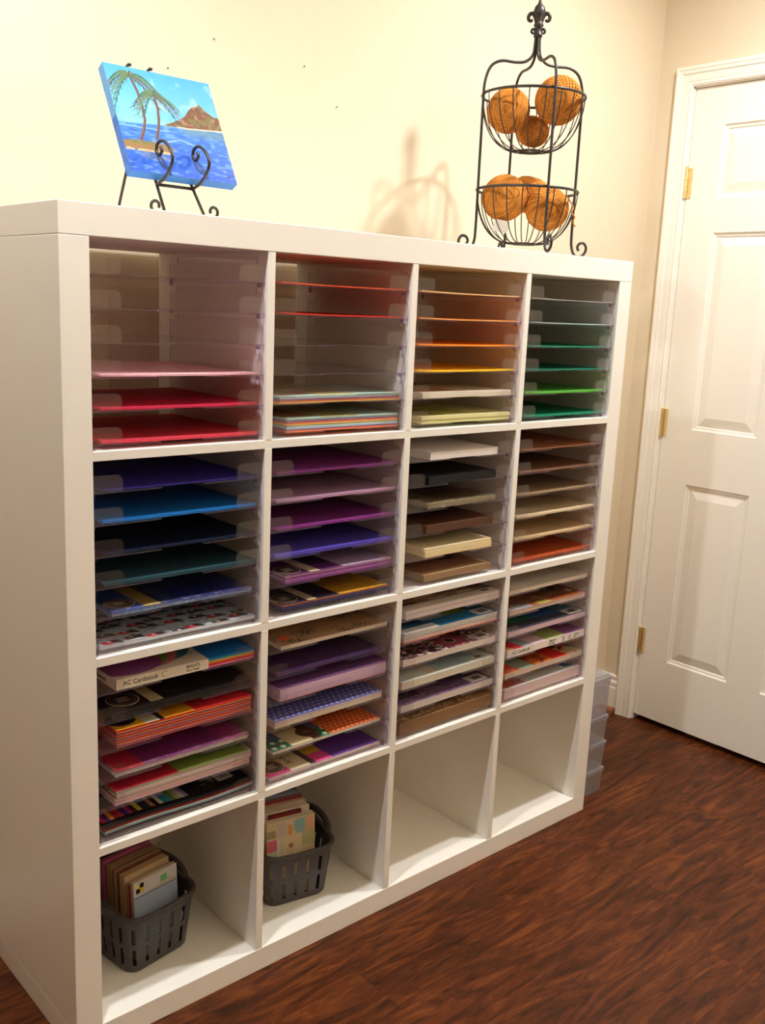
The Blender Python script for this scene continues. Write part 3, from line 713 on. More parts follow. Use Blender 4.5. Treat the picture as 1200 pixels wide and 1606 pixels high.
lettering(s, 'BRIGHTS', .138, -.0013, .0098, .0085, par=sl, sx=.85); lettering(s, 'Heavy Weight', .138, -.0013, .0035, .0056, par=sl, sx=.85)
me = text_mesh('AC Cardstock', .0085); me.materials.append(M_ink); link('lettering', me, sl, (-.0014, .085, .006), (math.pi / 2, 0, -math.pi / 2))
s = stack(2, 0, 1, 'black cardstock packs in clear wrap with round emblem', [((24, 22, 24), .006), ((20, 18, 20), .006)], (.034, .3215, .0065, .2225)); patch(s, 0, 1, 0, 1, (26, 22, 24)); patch(s, .27, .36, .05, 1, (200, 186, 140), lift=.0005); emblem(s, .14, .22, .030, (34, 26, 26)); cello(s, .003, .003)
RD = [((206, 98, 90), .0022), ((142, 84, 104), .0036), ((226, 148, 86), .0016), ((198, 66, 40), .0032)]
s = stack(2, 0, 2, 'thick striped stack of red and orange cardstock packs', RD * 3 + [((206, 40, 54), .0012)], F11); patch(s, 0, .20, 0, 1, (224, 160, 40)); patch(s, .20, .30, 0, 1, (206, 196, 170), lift=.0005); patch(s, .30, .335, 0, 1, (40, 26, 26), lift=.0005); patch(s, .335, .56, 0, .35, (226, 152, 36)); patch(s, .335, .56, .35, 1, (206, 120, 40)); emblem(s, .09, .18, .028, (36, 26, 26), (90, 70, 60))
s = stack(2, 0, 3, 'purple and crimson patterned pack in crinkled clear wrap', [((206, 196, 196), .006), ((176, 150, 170), .004)], (.037, .3145, .0065, .2225)); patch(s, 0, .2, 0, .7, (190, 30, 62)); patch(s, .2, .8, 0, .7, (126, 38, 116)); patch(s, .8, 1, 0, 1, (158, 54, 120)); patch(s, 0, .45, .7, 1, (120, 70, 40)); patch(s, .45, .8, .7, 1, (70, 60, 80)); cello(s, .0025, .004, M_crinkle)
WH = [((206, 182, 182), .006), ((196, 56, 76), .0006), ((210, 192, 188), .007), ((196, 70, 84), .0006), ((206, 190, 186), .007), ((150, 150, 90), .0006), ((208, 194, 188), .006)]
s = stack(2, 0, 4, 'thick white edged packs with crimson and green cover', WH, (.035, .3195, .0065, .2225), jit=.003); patch(s, 0, .45, 0, 1, (172, 22, 48)); patch(s, .45, 1, 0, 1, (122, 142, 62)); cello(s, .003, .002)
s = stack(2, 0, 5, 'black cover pads with a row of colour swatches', [((58, 48, 66), .0035), ((170, 186, 190), .0022), ((70, 130, 120), .0012), ((190, 196, 200), .002), ((126, 34, 28), .004), ((176, 70, 36), .0012), ((30, 24, 26), .0022)], (.014, .3255, .0065, .3115), 'paper pad', 'paper_pad', wave=.004)
def f_swatch(U, V):
    A = base(U, (28, 22, 24)); cs = [(200, 40, 70), (90, 40, 110), (214, 150, 60), (160, 40, 60), (200, 60, 60), (60, 50, 130), (180, 60, 110), (70, 30, 40), (206, 190, 60), (40, 40, 70), (50, 50, 60), (170, 120, 90), (30, 24, 26), (206, 196, 180), (40, 130, 180), (60, 140, 150), (110, 140, 70), (180, 180, 120), (196, 190, 200), (150, 130, 170)]
    for i, cc in enumerate(cs): A = over(A, rect(U, V, .01 + i * .0285, .01 + (i + 1) * .0285, .06, .21), cc)
    A = over(A, rect(U, V, .70, .80, .1, .2) * (vnoise(U, V, 60, 3) > .6), (130, 120, 110)); A = over(A, rect(U, V, .82, .93, .1, .22), (190, 182, 176)); return over(A, rect(U, V, .845, .905, .13, .19) * (np.sin(U * 900) > 0), (50, 44, 44))
g = cover(s, f_swatch, 230)
co = np.zeros(len(g.data.vertices) * 3, np.float32); g.data.vertices.foreach_get('co', co); co = co.reshape(-1, 3)
co[:, 2] += .004 * (1 + np.sin(2 * np.pi * co[:, 0] / s.w * 1.1)) * .5 + .0002; g.data.vertices.foreach_set('co', co.ravel()); g.data.update()
# column 1: patterned
s = stack(2, 1, 0, 'kraft pad with black floral print and orange sticker', [((214, 202, 188), .008)], (.038, .3175, .0065, .2865), 'paper pad', 'paper_pad'); cover(s, f_kraft_floral, 150)
MB().lathe([(.012, 0), (.012, .0006)], 20).build('sticker', paper((224, 78, 38)), s.t, (.030, .035, s.h + .0005))
s = stack(2, 1, 1, 'dark violet cardstock pack in smooth clear wrap', [((74, 46, 90), .0065)], (.030, .3065, .0065, .2225)); cello(s, .002, .0015)
s = stack(2, 1, 2, 'thick lilac edged cardstock stack with purple top', [((206, 160, 168), .004), ((190, 160, 186), .010), ((198, 170, 190), .009), ((186, 150, 186), .004), ((112, 72, 126), .0012)], F11)
s = stack(2, 1, 3, 'lavender blue polka dot paper pad on white edged pads', [((204, 188, 168), .008), ((206, 150, 120), .001), ((200, 190, 196), .006)], (.028, .3125, .0065, .2925), 'paper pad', 'paper_pad'); cover(s, lambda U, V: polka(U, V, (92, 92, 164), (206, 204, 222), .05, .2), 190); patch(s, .30, .325, -.003, .0, (40, 34, 34), 'clip', 0.0, None, .009)
s = stack(2, 1, 4, 'orange and green polka dot pad with cream label', [((206, 196, 180), .0065)], (.024, .3095, .0065, .2925), 'paper pad', 'paper_pad')
def f_orange(U, V):
    A = polka(U, V, (206, 88, 34), (236, 196, 160), .045, .2); G = polka(U, V, (28, 104, 74), (226, 226, 216), .075, .28)
    m = (U < .52); A = np.where(m[..., None], G, A); A = over(A, m * (V > .15), (98, 96, 128)); A = over(A, rect(U, V, .17, .36, 0, 1), (206, 190, 150)); return over(A, rect(U, V, .36, .44, 0, 1), (66, 42, 34))
cover(s, f_orange, 200); emblem(s, .39, .13, .024, (70, 44, 36), (110, 84, 66))
s = stack(2, 1, 5, 'purple check and pink pad with yellow and cream label', [((206, 186, 186), .0065)], (.016, .3115, .0065, .2925), 'paper pad', 'paper_pad')
def f_pinkpad(U, V):
    A = f_check(U, V); P = polka(U, V, (206, 58, 124), (226, 110, 160), .022, .25); m = U < .55; A = np.where(m[..., None], P, A)
    A = over(A, m * (V > .14), (190, 156, 44)); A = over(A, rect(U, V, .19, .36, 0, 1), (206, 190, 158)); A = over(A, rect(U, V, .22, .27, .1, .3) * (vnoise(U, V, 60, 3) > .5), (150, 126, 100)); return over(A, rect(U, V, .36, .41, 0, 1), (76, 60, 60))
cover(s, f_pinkpad, 200); emblem(s, .10, .13, .028, (92, 72, 66), (206, 180, 150))
# column 2: printed pads
PADF = (.0205, .3255, .0065, .3115)
s = stack(2, 2, 0, 'collage cover pad with white strip and barcode', [((222, 212, 218), .010), ((190, 176, 186), .0008), ((224, 214, 220), .009)], (.022, .3285, .0065, .3115), 'paper pad', 'paper_pad'); cover(s, f_collage, 150); patch(s, 0, 1, 0, .10, (200, 188, 180), lift=.0007); patch(s, 0, 1, .10, .108, (40, 28, 34), lift=.0008); barcode(s, .80, .95, .02, .09, s.h + .0007)
s = stack(2, 2, 1, 'teal blue and lime colour block pad with barcode', [((206, 140, 120), .004), ((196, 190, 190), .004), ((206, 160, 140), .0025), ((190, 200, 200), .006), ((206, 196, 190), .005)], PADF, 'paper pad', 'paper_pad'); cover(s, f_blocks, 130); barcode(s, .80, .97, .02, .13, s.h + .0005)
s = stack(2, 2, 2, 'black and mauve floral print pad with barcode', [((214, 200, 190), .015)], PADF, 'paper pad', 'paper_pad'); cover(s, f_floral, 170); barcode(s, .80, .97, .02, .12, s.h + .0005)
s = stack(2, 2, 3, 'pale blue and cream pad below the floral pad', [((206, 198, 180), .017)], PADF, 'paper pad', 'paper_pad'); cover(s, f_palesky, 110); barcode(s, .80, .94, .03, .10, s.h + .0005, (196, 190, 176))
s = stack(2, 2, 4, 'dusky purple pad with black title plate and barcode', [((208, 196, 190), .016)], PADF, 'paper pad', 'paper_pad'); cover(s, f_plum, 150); barcode(s, .78, .96, .02, .13, s.h + .0005)
s = stack(2, 2, 5, 'thick brown kraft print pad below the dusky purple pad', [((132, 98, 66), .028)], (.0205, .3285, .0065, .3115), 'paper pad', 'paper_pad'); cover(s, f_burlap, 170)
# column 3
s = stack(2, 3, 0, 'plain off white pad above the brown collage pad', [((226, 212, 200), .009)], (.016, .3215, .0065, .3115), 'paper pad', 'paper_pad'); cover(s, f_offwhite, 100)
s = stack(2, 3, 1, 'brown and orange collage pad below the off white pad', [((206, 178, 168), .006), ((176, 132, 116), .001), ((210, 184, 174), .005)], (.020, .3205, .0065, .3115), 'paper pad', 'paper_pad'); cover(s, f_browncollage, 140)
s = stack(2, 3, 2, 'dark green and blue pad with barcode corner', [((206, 176, 186), .013)], (.0215, .3285, .0065, .3115), 'paper pad', 'paper_pad'); cover(s, f_greenblue, 110); barcode(s, .80, .98, .02, .13, s.h + .0005)
s = stack(2, 3, 3, 'colourful fanned cardstock pad with white lettered spine', [((226, 208, 206), .018)], (.0215, .3285, .0065, .3115), 'cardstock pad', 'cardstock_pad'); cover(s, f_fan, 130)
sp = MB().box(-.0005, s.w + .0005, -.0012, -.0002, 0, s.h).build('spine', paper((232, 220, 214)), s.t)
lettering(s, 'AC Cardstock', .018, -.0013, .0055, .0135, par=sp, sx=.85)
ring = MB(); P = [(.096 + .004 * math.cos(g), -.0014, .0095 + .005 * math.sin(g)) for g in [math.radians(50 + i * 16) for i in range(13)]]; ring.tube(P, .0004, 6).build('swirl_mark', paper((150, 110, 70)), sp)
for tx, x_, a, b2 in (('BRIGHTS', .162, .0085, 'Heavy Weight'), ('60', .216, .0085, 'Sheets'), ('15', .243, .0085, 'Colors'), ('12x12', .265, .0085, 'inches')):
    lettering(s, tx, x_, -.0013, .0095, a, par=sp, sx=.85); lettering(s, b2, x_ - .002, -.0013, .0035, .0048, par=sp, sx=.85)
s = stack(2, 3, 4, 'red and floral patchwork print pad', [((206, 184, 166), .014)], (.0205, .3265, .0065, .3115), 'paper pad', 'paper_pad'); cover(s, f_red, 150)
s = stack(2, 3, 5, 'thick grey white print pad with blue corner', [((208, 182, 182), .025)], (.0215, .3235, .0065, .3115), 'paper pad', 'paper_pad'); cover(s, f_greywhite, 130)

# ================================================================== SLOTTED BASKETS
def rrect(hx, hy, r, n=6):
    pts = []
    for cx, cy, a in ((hx - r, hy - r, 0), (-hx + r, hy - r, 90), (-hx + r, -hy + r, 180), (hx - r, -hy + r, 270)):
        for i in range(n + 1):
            g = math.radians(a + 90 * i / n); pts.append((cx + r * math.cos(g), cy + r * math.sin(g)))
    return pts
def resample(P, n):
    P = [Vector((*p, 0)) for p in P]; P.append(P[0]); L = [0]
    for a, b in zip(P, P[1:]): L.append(L[-1] + (b - a).length)
    out = []; j = 0
    for i in range(n):
        t = L[-1] * i / n
        while L[j + 1] < t: j += 1
        f = (t - L[j]) / max(1e-9, L[j + 1] - L[j]); out.append(P[j].lerp(P[j + 1], f))
    return out
BH = .122
def basket(loc, rz, label):
    t = thing('plastic_basket', label, 'basket', loc, rz, 'charcoal baskets in the bottom row')
    n = 175; lo = resample(rrect(.073, .105, .024), n); hi = resample(rrect(.086, .120, .032), n)
    zs = [0, .006, .018, .056, .068, .104, BH]
    def p(i, z, off=0):
        f = z / BH; a, b = lo[i % n], hi[i % n]; q = a.lerp(b, f); nx = Vector((q.x, q.y, 0)).normalized(); q = q - nx * off
        if z == 0: q = q * .97; z = .0022 if off else 0
        return (q.x, q.y, z)
    b = MB(); TH = .0022
    idx = {}
    def vid(i, j, side):
        key = (i % n, j, side)
        if key not in idx: idx[key] = len(b.v); b.v.append(p(i, zs[j], TH * side))
        return idx[key]
    solid = lambda i, j: not (j in (2, 4) and (i % 7) in (2, 3))
    for j in range(len(zs) - 1):
        for i in range(n):
            if not solid(i, j): continue
            b.f.append((vid(i, j, 0), vid(i + 1, j, 0), vid(i + 1, j + 1, 0), vid(i, j + 1, 0)))
            b.f.append((vid(i, j, 1), vid(i, j + 1, 1), vid(i + 1, j + 1, 1), vid(i + 1, j, 1)))
            if j in (2, 4):
                if not solid(i + 1, j): b.f.append((vid(i + 1, j, 0), vid(i + 1, j, 1), vid(i + 1, j + 1, 1), vid(i + 1, j + 1, 0)))
                if not solid(i - 1, j): b.f.append((vid(i, j, 1), vid(i, j, 0), vid(i, j + 1, 0), vid(i, j + 1, 1)))
        for i in range(n):
            if j in (2, 4) and not solid(i, j):
                b.f.append((vid(i, j, 0), vid(i + 1, j, 0), vid(i + 1, j, 1), vid(i, j, 1))); b.f.append((vid(i, j + 1, 0), vid(i, j + 1, 1), vid(i + 1, j + 1, 1), vid(i + 1, j + 1, 0)))
    for side in (0, 1): b.f.append(tuple(vid(i, 0, side) for i in (range(n) if side else reversed(range(n)))))
    b.m = [0] * len(b.f); b.build('body', M_basket, t, (0, 0, 0), False)
    rim = MB(); R = []
    for i in range(n):
        q = hi[i]; a = math.atan2(q.y, q.x); dip = .007 * math.cos(2 * a)
        R.append((q.x, q.y, BH + .002 + dip + .005))
    rim.tube(R, .0055, 8, True)
    sk = MB(); k = len(sk.v)
    for i in range(n): x, y_, z_ = R[i]; sk.v += [(x, y_, BH - .004), (x, y_, z_)]
    for i in range(n): sk.f.append((2 * i, 2 * ((i + 1) % n), 2 * ((i + 1) % n) + 1, 2 * i + 1))
    o = len(rim.v); rim.v += sk.v; rim.f += [tuple(o + q for q in f) for f in sk.f]; rim.m += [0] * len(sk.f)
    rim.build('rim', M_basket, t, (0, 0, 0), True)
    for sgn in (-1, 1):
        P = [(sgn * .084, -.075, BH + .006), (sgn * .094, -.060, BH + .010), (sgn * .101, -.032, BH + .015), (sgn * .103, 0, BH + .017), (sgn * .101, .032, BH + .015), (sgn * .094, .060, BH + .010), (sgn * .084, .075, BH + .006)]
        h = MB().tube(smooth_path(P, 6), .0075, 8); h.build('handle', M_basket, t, (0, 0, 0), True)
    return t
def pad(loc, rz, lean, w, h, d, label, edge, face, spine=None, marks=None, cat='paper pad', group=None):
    """a paper pad standing on edge; local x right, z up, y from front cover (0) to back (d)"""
    t = thing('paper_pad', label, cat, loc, 0, group); t.rotation_euler = (-lean, 0, rz)
    MB().box(0, w, .0008, d - .0008, .0, h).build('sheets', paper(edge, True), t)
    MB().box(-.0006, w + .0006, 0, .0008, 0, h + .001).build('front_cover', paper(face), t)
    MB().box(-.0006, w + .0006, d - .0008, d, 0, h + .001).build('back_cover', paper(spine or face), t)
    if marks: marks(t, w, h)
    return t
def quad(t, x0, x1, z0, z1, rgb, name='cover_print', lift=.0003): return MB().box(x0, x1, -lift, .0, z0, z1).build(name, paper(rgb), t)
ZB = .05
B0 = (.206, .198, ZB); RZ0 = math.radians(9)
basket(B0, RZ0, 'charcoal slotted basket of small pads beside the tall side panel')
B1 = (.578, .188, ZB); RZ1 = math.radians(-11)
basket(B1, RZ1, 'charcoal slotted basket holding pads with a pastel patchwork cover')
def inb(B, rz, x, y_, z): 
    c, s_ = math.cos(rz), math.sin(rz); return (B[0] + c * x - s_ * y_, B[1] + s_ * x + c * y_, B[2] + z)
def m_front(t, w, h):
    quad(t, 0, w, .0, h * .79, (164, 178, 200)); quad(t, 0, w, h * .79, h * .815, (132, 140, 168), lift=.0005); quad(t, w * .55, w, h * .815, h * .85, (206, 184, 160), lift=.0005)
    for (a, b2, c) in ((.05, .855, (34, 30, 30)), (.14, .855, (226, 196, 60)), (.05, .915, (226, 206, 120)), (.14, .915, (34, 30, 30))): quad(t, a * w, a * w + .009, b2 * h, b2 * h + .0095, c, 'logo_square', .0006)
    quad(t, w * .62, w * .76, h * .86, h * .94, (110, 186, 130), 'price_sticker', .0006)
G0 = 'pads in the basket by the side panel'
P0 = [(-.040, -.078, .106, .166, .010, (196, 178, 150), (206, 204, 206), (190, 170, 150), m_front, 'small pad with pale blue and white cover and chequered logo'),
      (-.042, -.065, .106, .158, .008, (176, 150, 122), (152, 36, 50), (120, 40, 44), None, 'thin pad with dark red cover behind the pale blue pad'),
      (-.043, -.054, .108, .172, .018, (190, 160, 118), (196, 168, 130), (150, 110, 80), None, 'thick tan edged pad behind the dark red pad'),
      (-.046, -.034, .110, .176, .014, (180, 148, 106), (110, 60, 50), (86, 50, 44), None, 'tan pad with brown cover in the middle of its basket'),
      (-.049, -.018, .112, .180, .018, (158, 130, 98), (140, 110, 80), (70, 44, 44), None, 'broad taupe edged pad ahead of the magenta topped one'),
      (-.052, .002, .114, .186, .012, (176, 92, 130), (164, 76, 116), (60, 30, 50), None, 'magenta topped pad in front of the black album'),
      (-.054, .018, .116, .206, .020, (38, 30, 34), (34, 26, 30), (30, 24, 26), None, 'black album standing tallest in its basket'),
      (-.056, .044, .118, .200, .016, (112, 80, 62), (120, 76, 60), (70, 46, 40), None, 'reddish brown album at the back of its basket')]
for x, y_, w_, h_, d_, e_, f_, s_, mk, lb in P0:
    pad(inb(B0, RZ0, x, y_, .0040), RZ0, math.radians(3), w_, h_, d_, lb, e_, f_, s_, mk, group=G0)
def m_patch(t, w, h):
    cs = [(206, 184, 150), (196, 180, 176), (214, 190, 160), (150, 176, 176), (214, 176, 140)]
    for i, c in enumerate(cs): quad(t, w * i / 5 + .001, w * (i + 1) / 5 - .001, h * .80, h * .985, c)
    for (a, b2, z0, z1, c) in ((0, .18, .80, .90, (160, 146, 110)), (0, .2, .63, .78, (206, 104, 116)), (0, .2, .30, .62, (186, 190, 150)), (.2, .28, .55, .78, (206, 206, 196)), (.3, .72, .35, .78, (214, 196, 160)), (.74, 1, .62, .80, (180, 176, 130)), (.74, 1, .3, .6, (214, 186, 150)), (.44, .52, .80, .93, (216, 150, 84)), (.56, .78, .84, .97, (136, 176, 178)), (.82, .96, .84, .96, (218, 170, 130))):
        quad(t, a * w, b2 * w, z0 * h, z1 * h, c, lift=.0005)
    MB().lathe([(.006, 0), (.006, .0004)], 16).build('flower_print', paper((170, 120, 90)), t, (w * .5, -.0006, h * .66)).rotation_euler = (math.pi / 2, 0, 0)
G1 = 'pads in the basket with the patchwork cover'
P1 = [(-.066, -.084, .116, .182, .016, (214, 200, 176), (206, 192, 160), (200, 186, 160), m_patch, 'pad with pastel patchwork cover at the front of its basket'),
      (-.052, -.065, .078, .188, .006, (110, 30, 36), (120, 32, 40), (100, 30, 36), None, 'narrow dark red book behind the patchwork pad'),
      (-.066, -.056, .116, .190, .018, (214, 202, 178), (214, 204, 184), (206, 190, 170), None, 'cream edged pad behind the narrow dark red book'),
      (-.066, -.035, .116, .192, .014, (206, 182, 150), (206, 186, 160), (150, 60, 60), None, 'tan cream pad in the middle of its basket'),
      (-.067, -.018, .117, .196, .012, (150, 120, 120), (142, 60, 70), (140, 150, 176), None, 'maroon edged pad ahead of the slate blue pad'),
      (-.067, -.003, .117, .198, .012, (150, 152, 170), (150, 156, 180), (120, 126, 150), None, 'slate blue edged pad ahead of the dark teal pad'),
      (-.068, .012, .118, .210, .014, (34, 72, 84), (30, 70, 84), (24, 60, 70), None, 'dark teal pad standing tallest in its basket')]
for x, y_, w_, h_, d_, e_, f_, s_, mk, lb in P1:
    pad(inb(B1, RZ1, x, y_, .0040), RZ1, math.radians(3), w_, h_, d_, lb, e_, f_, s_, mk, group=G1)

# ================================================================== STACKED CLEAR BOXES beside the shelf
zz = 0.0
for i, (h, lb) in enumerate(((.083, 'frosted plastic box at the bottom of the stack beside the shelf'), (.081, 'frosted plastic box second up in the stack beside the shelf'),
                             (.081, 'frosted plastic box third up in the stack beside the shelf'), (.118, 'tall frosted plastic box topping the stack beside the shelf'))):
    t = thing('plastic_box', lb, 'storage box', (1.500, .035, zz), 0, 'frosted boxes beside the shelf')
    w2, d2 = .126, .30; b = MB(); tp = .006
    lo = [(tp, tp), (w2 - tp, tp), (w2 - tp, d2 - tp), (tp, d2 - tp)]; hi = [(.002, .002), (w2 - .002, .002), (w2 - .002, d2 - .002), (.002, d2 - .002)]; th = .0018
    lo2 = [(tp + th, tp + th), (w2 - tp - th, tp + th), (w2 - tp - th, d2 - tp - th), (tp + th, d2 - tp - th)]; hi2 = [(.002 + th, .002 + th), (w2 - .002 - th, .002 + th), (w2 - .002 - th, d2 - .002 - th), (.002 + th, d2 - .002 - th)]
    top = h - .010
    b.v = [(*q, 0) for q in lo] + [(*q, top) for q in hi] + [(*q, th) for q in lo2] + [(*q, top) for q in hi2]
    b.f = [(3, 2, 1, 0), (8, 9, 10, 11)] + [(q, (q + 1) % 4, 4 + (q + 1) % 4, 4 + q) for q in range(4)] + [(8 + (q + 1) % 4, 8 + q, 12 + q, 12 + (q + 1) % 4) for q in range(4)] + [(4 + q, 4 + (q + 1) % 4, 12 + (q + 1) % 4, 12 + q) for q in range(4)]
    b.m = [0] * len(b.f); b.build('tub', M_box, t)
    lid = MB().box(0, w2, 0, d2, top, top + .004).box(.006, w2 - .006, .006, d2 - .006, top + .004, h); lid.build('lid', M_box, t)
    MB().box(.003, w2 - .003, -.002, .0, top - .006, top + .004).build('lid_lip', M_box, t)
    zz += h

# ================================================================== EASEL AND PAINTED CANVAS
CW = .206; CO = Vector((.161, .0745, 1.5549)); LEAN = .5032; CT = .018
uu = Vector((0, math.sin(LEAN), math.cos(LEAN))); nn = Vector((0, math.cos(LEAN), -math.sin(LEAN)))       # up the canvas, into the canvas
def seg_dist(U, V, a, b):
    ax, ay = a; bx, by = b; dx, dy = bx - ax, by - ay; t = np.clip(((U - ax) * dx + (V - ay) * dy) / (dx * dx + dy * dy + 1e-12), 0, 1)
    return np.hypot(U - ax - t * dx, V - ay - t * dy), t
def f_painting(U, V0):
    V = 1 - V0                      # V runs downwards
    sky = np.array((72, 152, 218.)); low = np.array((124, 186, 226.)); t = np.clip(V / .52, 0, 1)[..., None]
    A = sky * (1 - t) + low * t
    n = vnoise(U, V, 9, 1) * .6 + vnoise(U, V, 24, 2) * .4
    A = over(A, np.clip((n - .5) * 2.4, 0, .6) * (U > .3), (166, 202, 226)); A = over(A, np.clip((.42 - n) * 2, 0, .5), (84, 160, 230))
    hor = .548 - .055 * U + .004 * np.sin(U * 14)
    wt = V > hor; tw = np.clip((V - .52) / .48, 0, 1)[..., None]
    Wc = np.array((66, 122, 204.)) * (1 - tw) + np.array((44, 86, 190.)) * tw
    A = np.where(wt[..., None], Wc, A)
    rip = vnoise(U * .35, V, 60, 5); A = over(A, wt * np.clip((rip - .66) * 4, 0, .5), (126, 168, 222)); A = over(A, wt * np.clip((.34 - rip) * 4, 0, .7), (48, 84, 190))
    A = over(A, wt * (np.abs(V - .575) < .006) * (U < .45) * .7, (150, 188, 230)); A = over(A, wt * (U > .4) * (np.abs(V - .66 - .02 * np.sin(U * 20)) < .008) * (U < .75) * .6, (160, 194, 232))
    A = over(A, wt * (U > .6) * np.clip((.62 - V) * 8, 0, .55), (110, 140, 130))
    # island with the peak
    xs = [.42, .52, .60, .66, .72, .755, .80, .83, .86, .90, .95, 1.02]; ys = [.515, .47, .43, .385, .31, .285, .27, .24, .275, .315, .345, .352]
    top = np.interp(U, xs, ys) + .008 * (vnoise(U, V, 50, 3) - .5); bot = np.interp(U, [.42, .66, 1.02], [.52, .512, .482])
    m = (V > top) & (V < bot) & (U > .42); A = over(A, m, (112, 76, 56)); A = over(A, m * np.clip((vnoise(U, V, 26, 4) - .45) * 3, 0, .8), (110, 106, 66)); A = over(A, m * np.clip((vnoise(U, V, 34, 6) - .6) * 3, 0, .7), (168, 128, 104))
    A = over(A, (np.abs(V - bot) < .006) * (U > .55), (222, 196, 170))
    # near sand bank
    d = ((U - .20) / .26) ** 2 + ((V - .745) / .045) ** 2; A = over(A, (d + .4 * (vnoise(U, V, 40, 7) - .5) < 1), (140, 108, 70)); A = over(A, (d < 1) * (V < .735) * np.clip(vnoise(U, V, 40, 9) * 2 - .7, 0, 1), (104, 112, 66)); A = over(A, (np.abs(V - .79) < .012) * (U < .44) * (vnoise(U, V, 30, 2) > .4), (190, 164, 128))
    A = over(A, (((U - .26) / .14) ** 2 + ((V - .84) / .03) ** 2 < 1) * .4, (130, 120, 120))
    # palms
    def stroke(A, pts, w0, w1, c):
        for a, b in zip(pts, pts[1:]):
            dd, tt = seg_dist(U, V, a, b); A = over(A, np.clip(((w0 + (w1 - w0) * tt) - dd) / .003 + .5, 0, 1), c)
        return A
    def palm(A, crown, trunk, seed, sz):
        rs = np.random.RandomState(seed)
        A = stroke(A, trunk, .013, .011, (120, 88, 72)); A = stroke(A, [(x + .006, y0) for x, y0 in trunk], .005, .004, (84, 58, 50))
        for i in range(16):
            g = math.radians(-215 + i * 16.5 + rs.uniform(-6, 6)); L = sz * rs.uniform(.75, 1.1); P = []
            for j_ in range(7):
                f = j_ / 6; P.append((crown[0] + math.cos(g) * L * f, crown[1] + math.sin(g) * L * f * .8 + L * .80 * f * f))
            c = ((52, 88, 76), (84, 120, 84), (104, 116, 78), (46, 78, 70), (132, 112, 96))[i % 5]
            A = stroke(A, P, .005, .0035, c)
            for (x, y0), f in zip(P[1:], range(1, 7)):
                for sg in (-1, 1):
                    A = stroke(A, [(x, y0), (x + sg * sz * .10 + math.cos(g) * sz * .16, y0 + sz * .20)], .0042, .0014, c)
        return A
    A = palm(A, (.216, .085), [(.166, .693), (.215, .60), (.252, .498), (.262, .36), (.253, .226), (.218, .08)], 1, .25)
    A = palm(A, (.401, .228), [(.316, .665), (.36, .56), (.387, .469), (.405, .36), (.401, .23)], 2, .22)
    A = stroke(A, [(.90, .955), (.95, .92), (.93, .95), (.97, .945), (.985, .90)], .003, .003, (60, 50, 130))
    return A
cv = thing('painted_canvas', 'small square canvas painting of palms and an island on blue sea', 'painting', CO)
bas = [(1, 0, 0), tuple(uu), (0, 0, 0)]
def f_side(U, V0): 
    A = base(U, (92, 152, 208)); A = over(A, (V0 < .52), (52, 104, 188)); return over(A, (vnoise(U, V0, 20, 3) > .6) * .25, (150, 196, 236))
grid_print('painted_face', f_painting, CW, CW, 330, cv, None, (0, 0, 0), bas)
bk = MB(); corners = [Vector((0, 0, 0)), Vector((CW, 0, 0)), Vector((CW, 0, 0)) + uu * CW, uu * CW]
bk.v = [tuple(c_ + nn * CT) for c_ in corners]; bk.f = [(3, 2, 1, 0)]; bk.m = [0]
bk.build('canvas_back', paper((206, 190, 160)), cv)
grid_print('painted_edge', f_side, CT, CW, 24, cv, None, (0, 0, 0), [tuple(nn), tuple(uu), (0, 0, 0)])
grid_print('painted_edge', f_side, CT, CW, 24, cv, None, (CW, 0, 0), [tuple(nn), tuple(uu), (0, 0, 0)])
grid_print('painted_edge', lambda U, V: base(U, (66, 128, 204)), CW, CT, 40, cv, None, (0, 0, 0), [(1, 0, 0), tuple(nn), (0, 0, 0)])
grid_print('painted_edge', lambda U, V: base(U, (110, 180, 236)), CW, CT, 40, cv, None, tuple(uu * CW), [(1, 0, 0), tuple(nn), (0, 0, 0)])
ea = thing('easel', 'small black wrought iron easel holding the painted canvas', 'easel', (0, 0, S))
Rw = .0027
def ez(p): return (p[0], p[1], p[2] - S)
def back_pt(x, s_): q = CO + uu * s_ + nn * (CT + Rw + .0006); return Vector((x, q.y, q.z))
bar_z = CO.z - .0070
def leg_pts(xb, xt, sgn):
    # down the back of the canvas to the foot, with an outward scroll
    top = back_pt(xt, CW + .003); low = back_pt(xb, -.006); f = (low.z - (S + Rw)) / (top.z - low.z); foot = low + (low - top) * f * 1.0
    hook = [top + uu * .0005 - nn * (CT + .006), top + uu * .004 - nn * (CT + .002), top + uu * .006 - nn * (CT * .5), top + uu * .004 - nn * .003, top]
    P = [ez(p) for p in hook] + [ez(low), ez(foot)]
    return P, foot
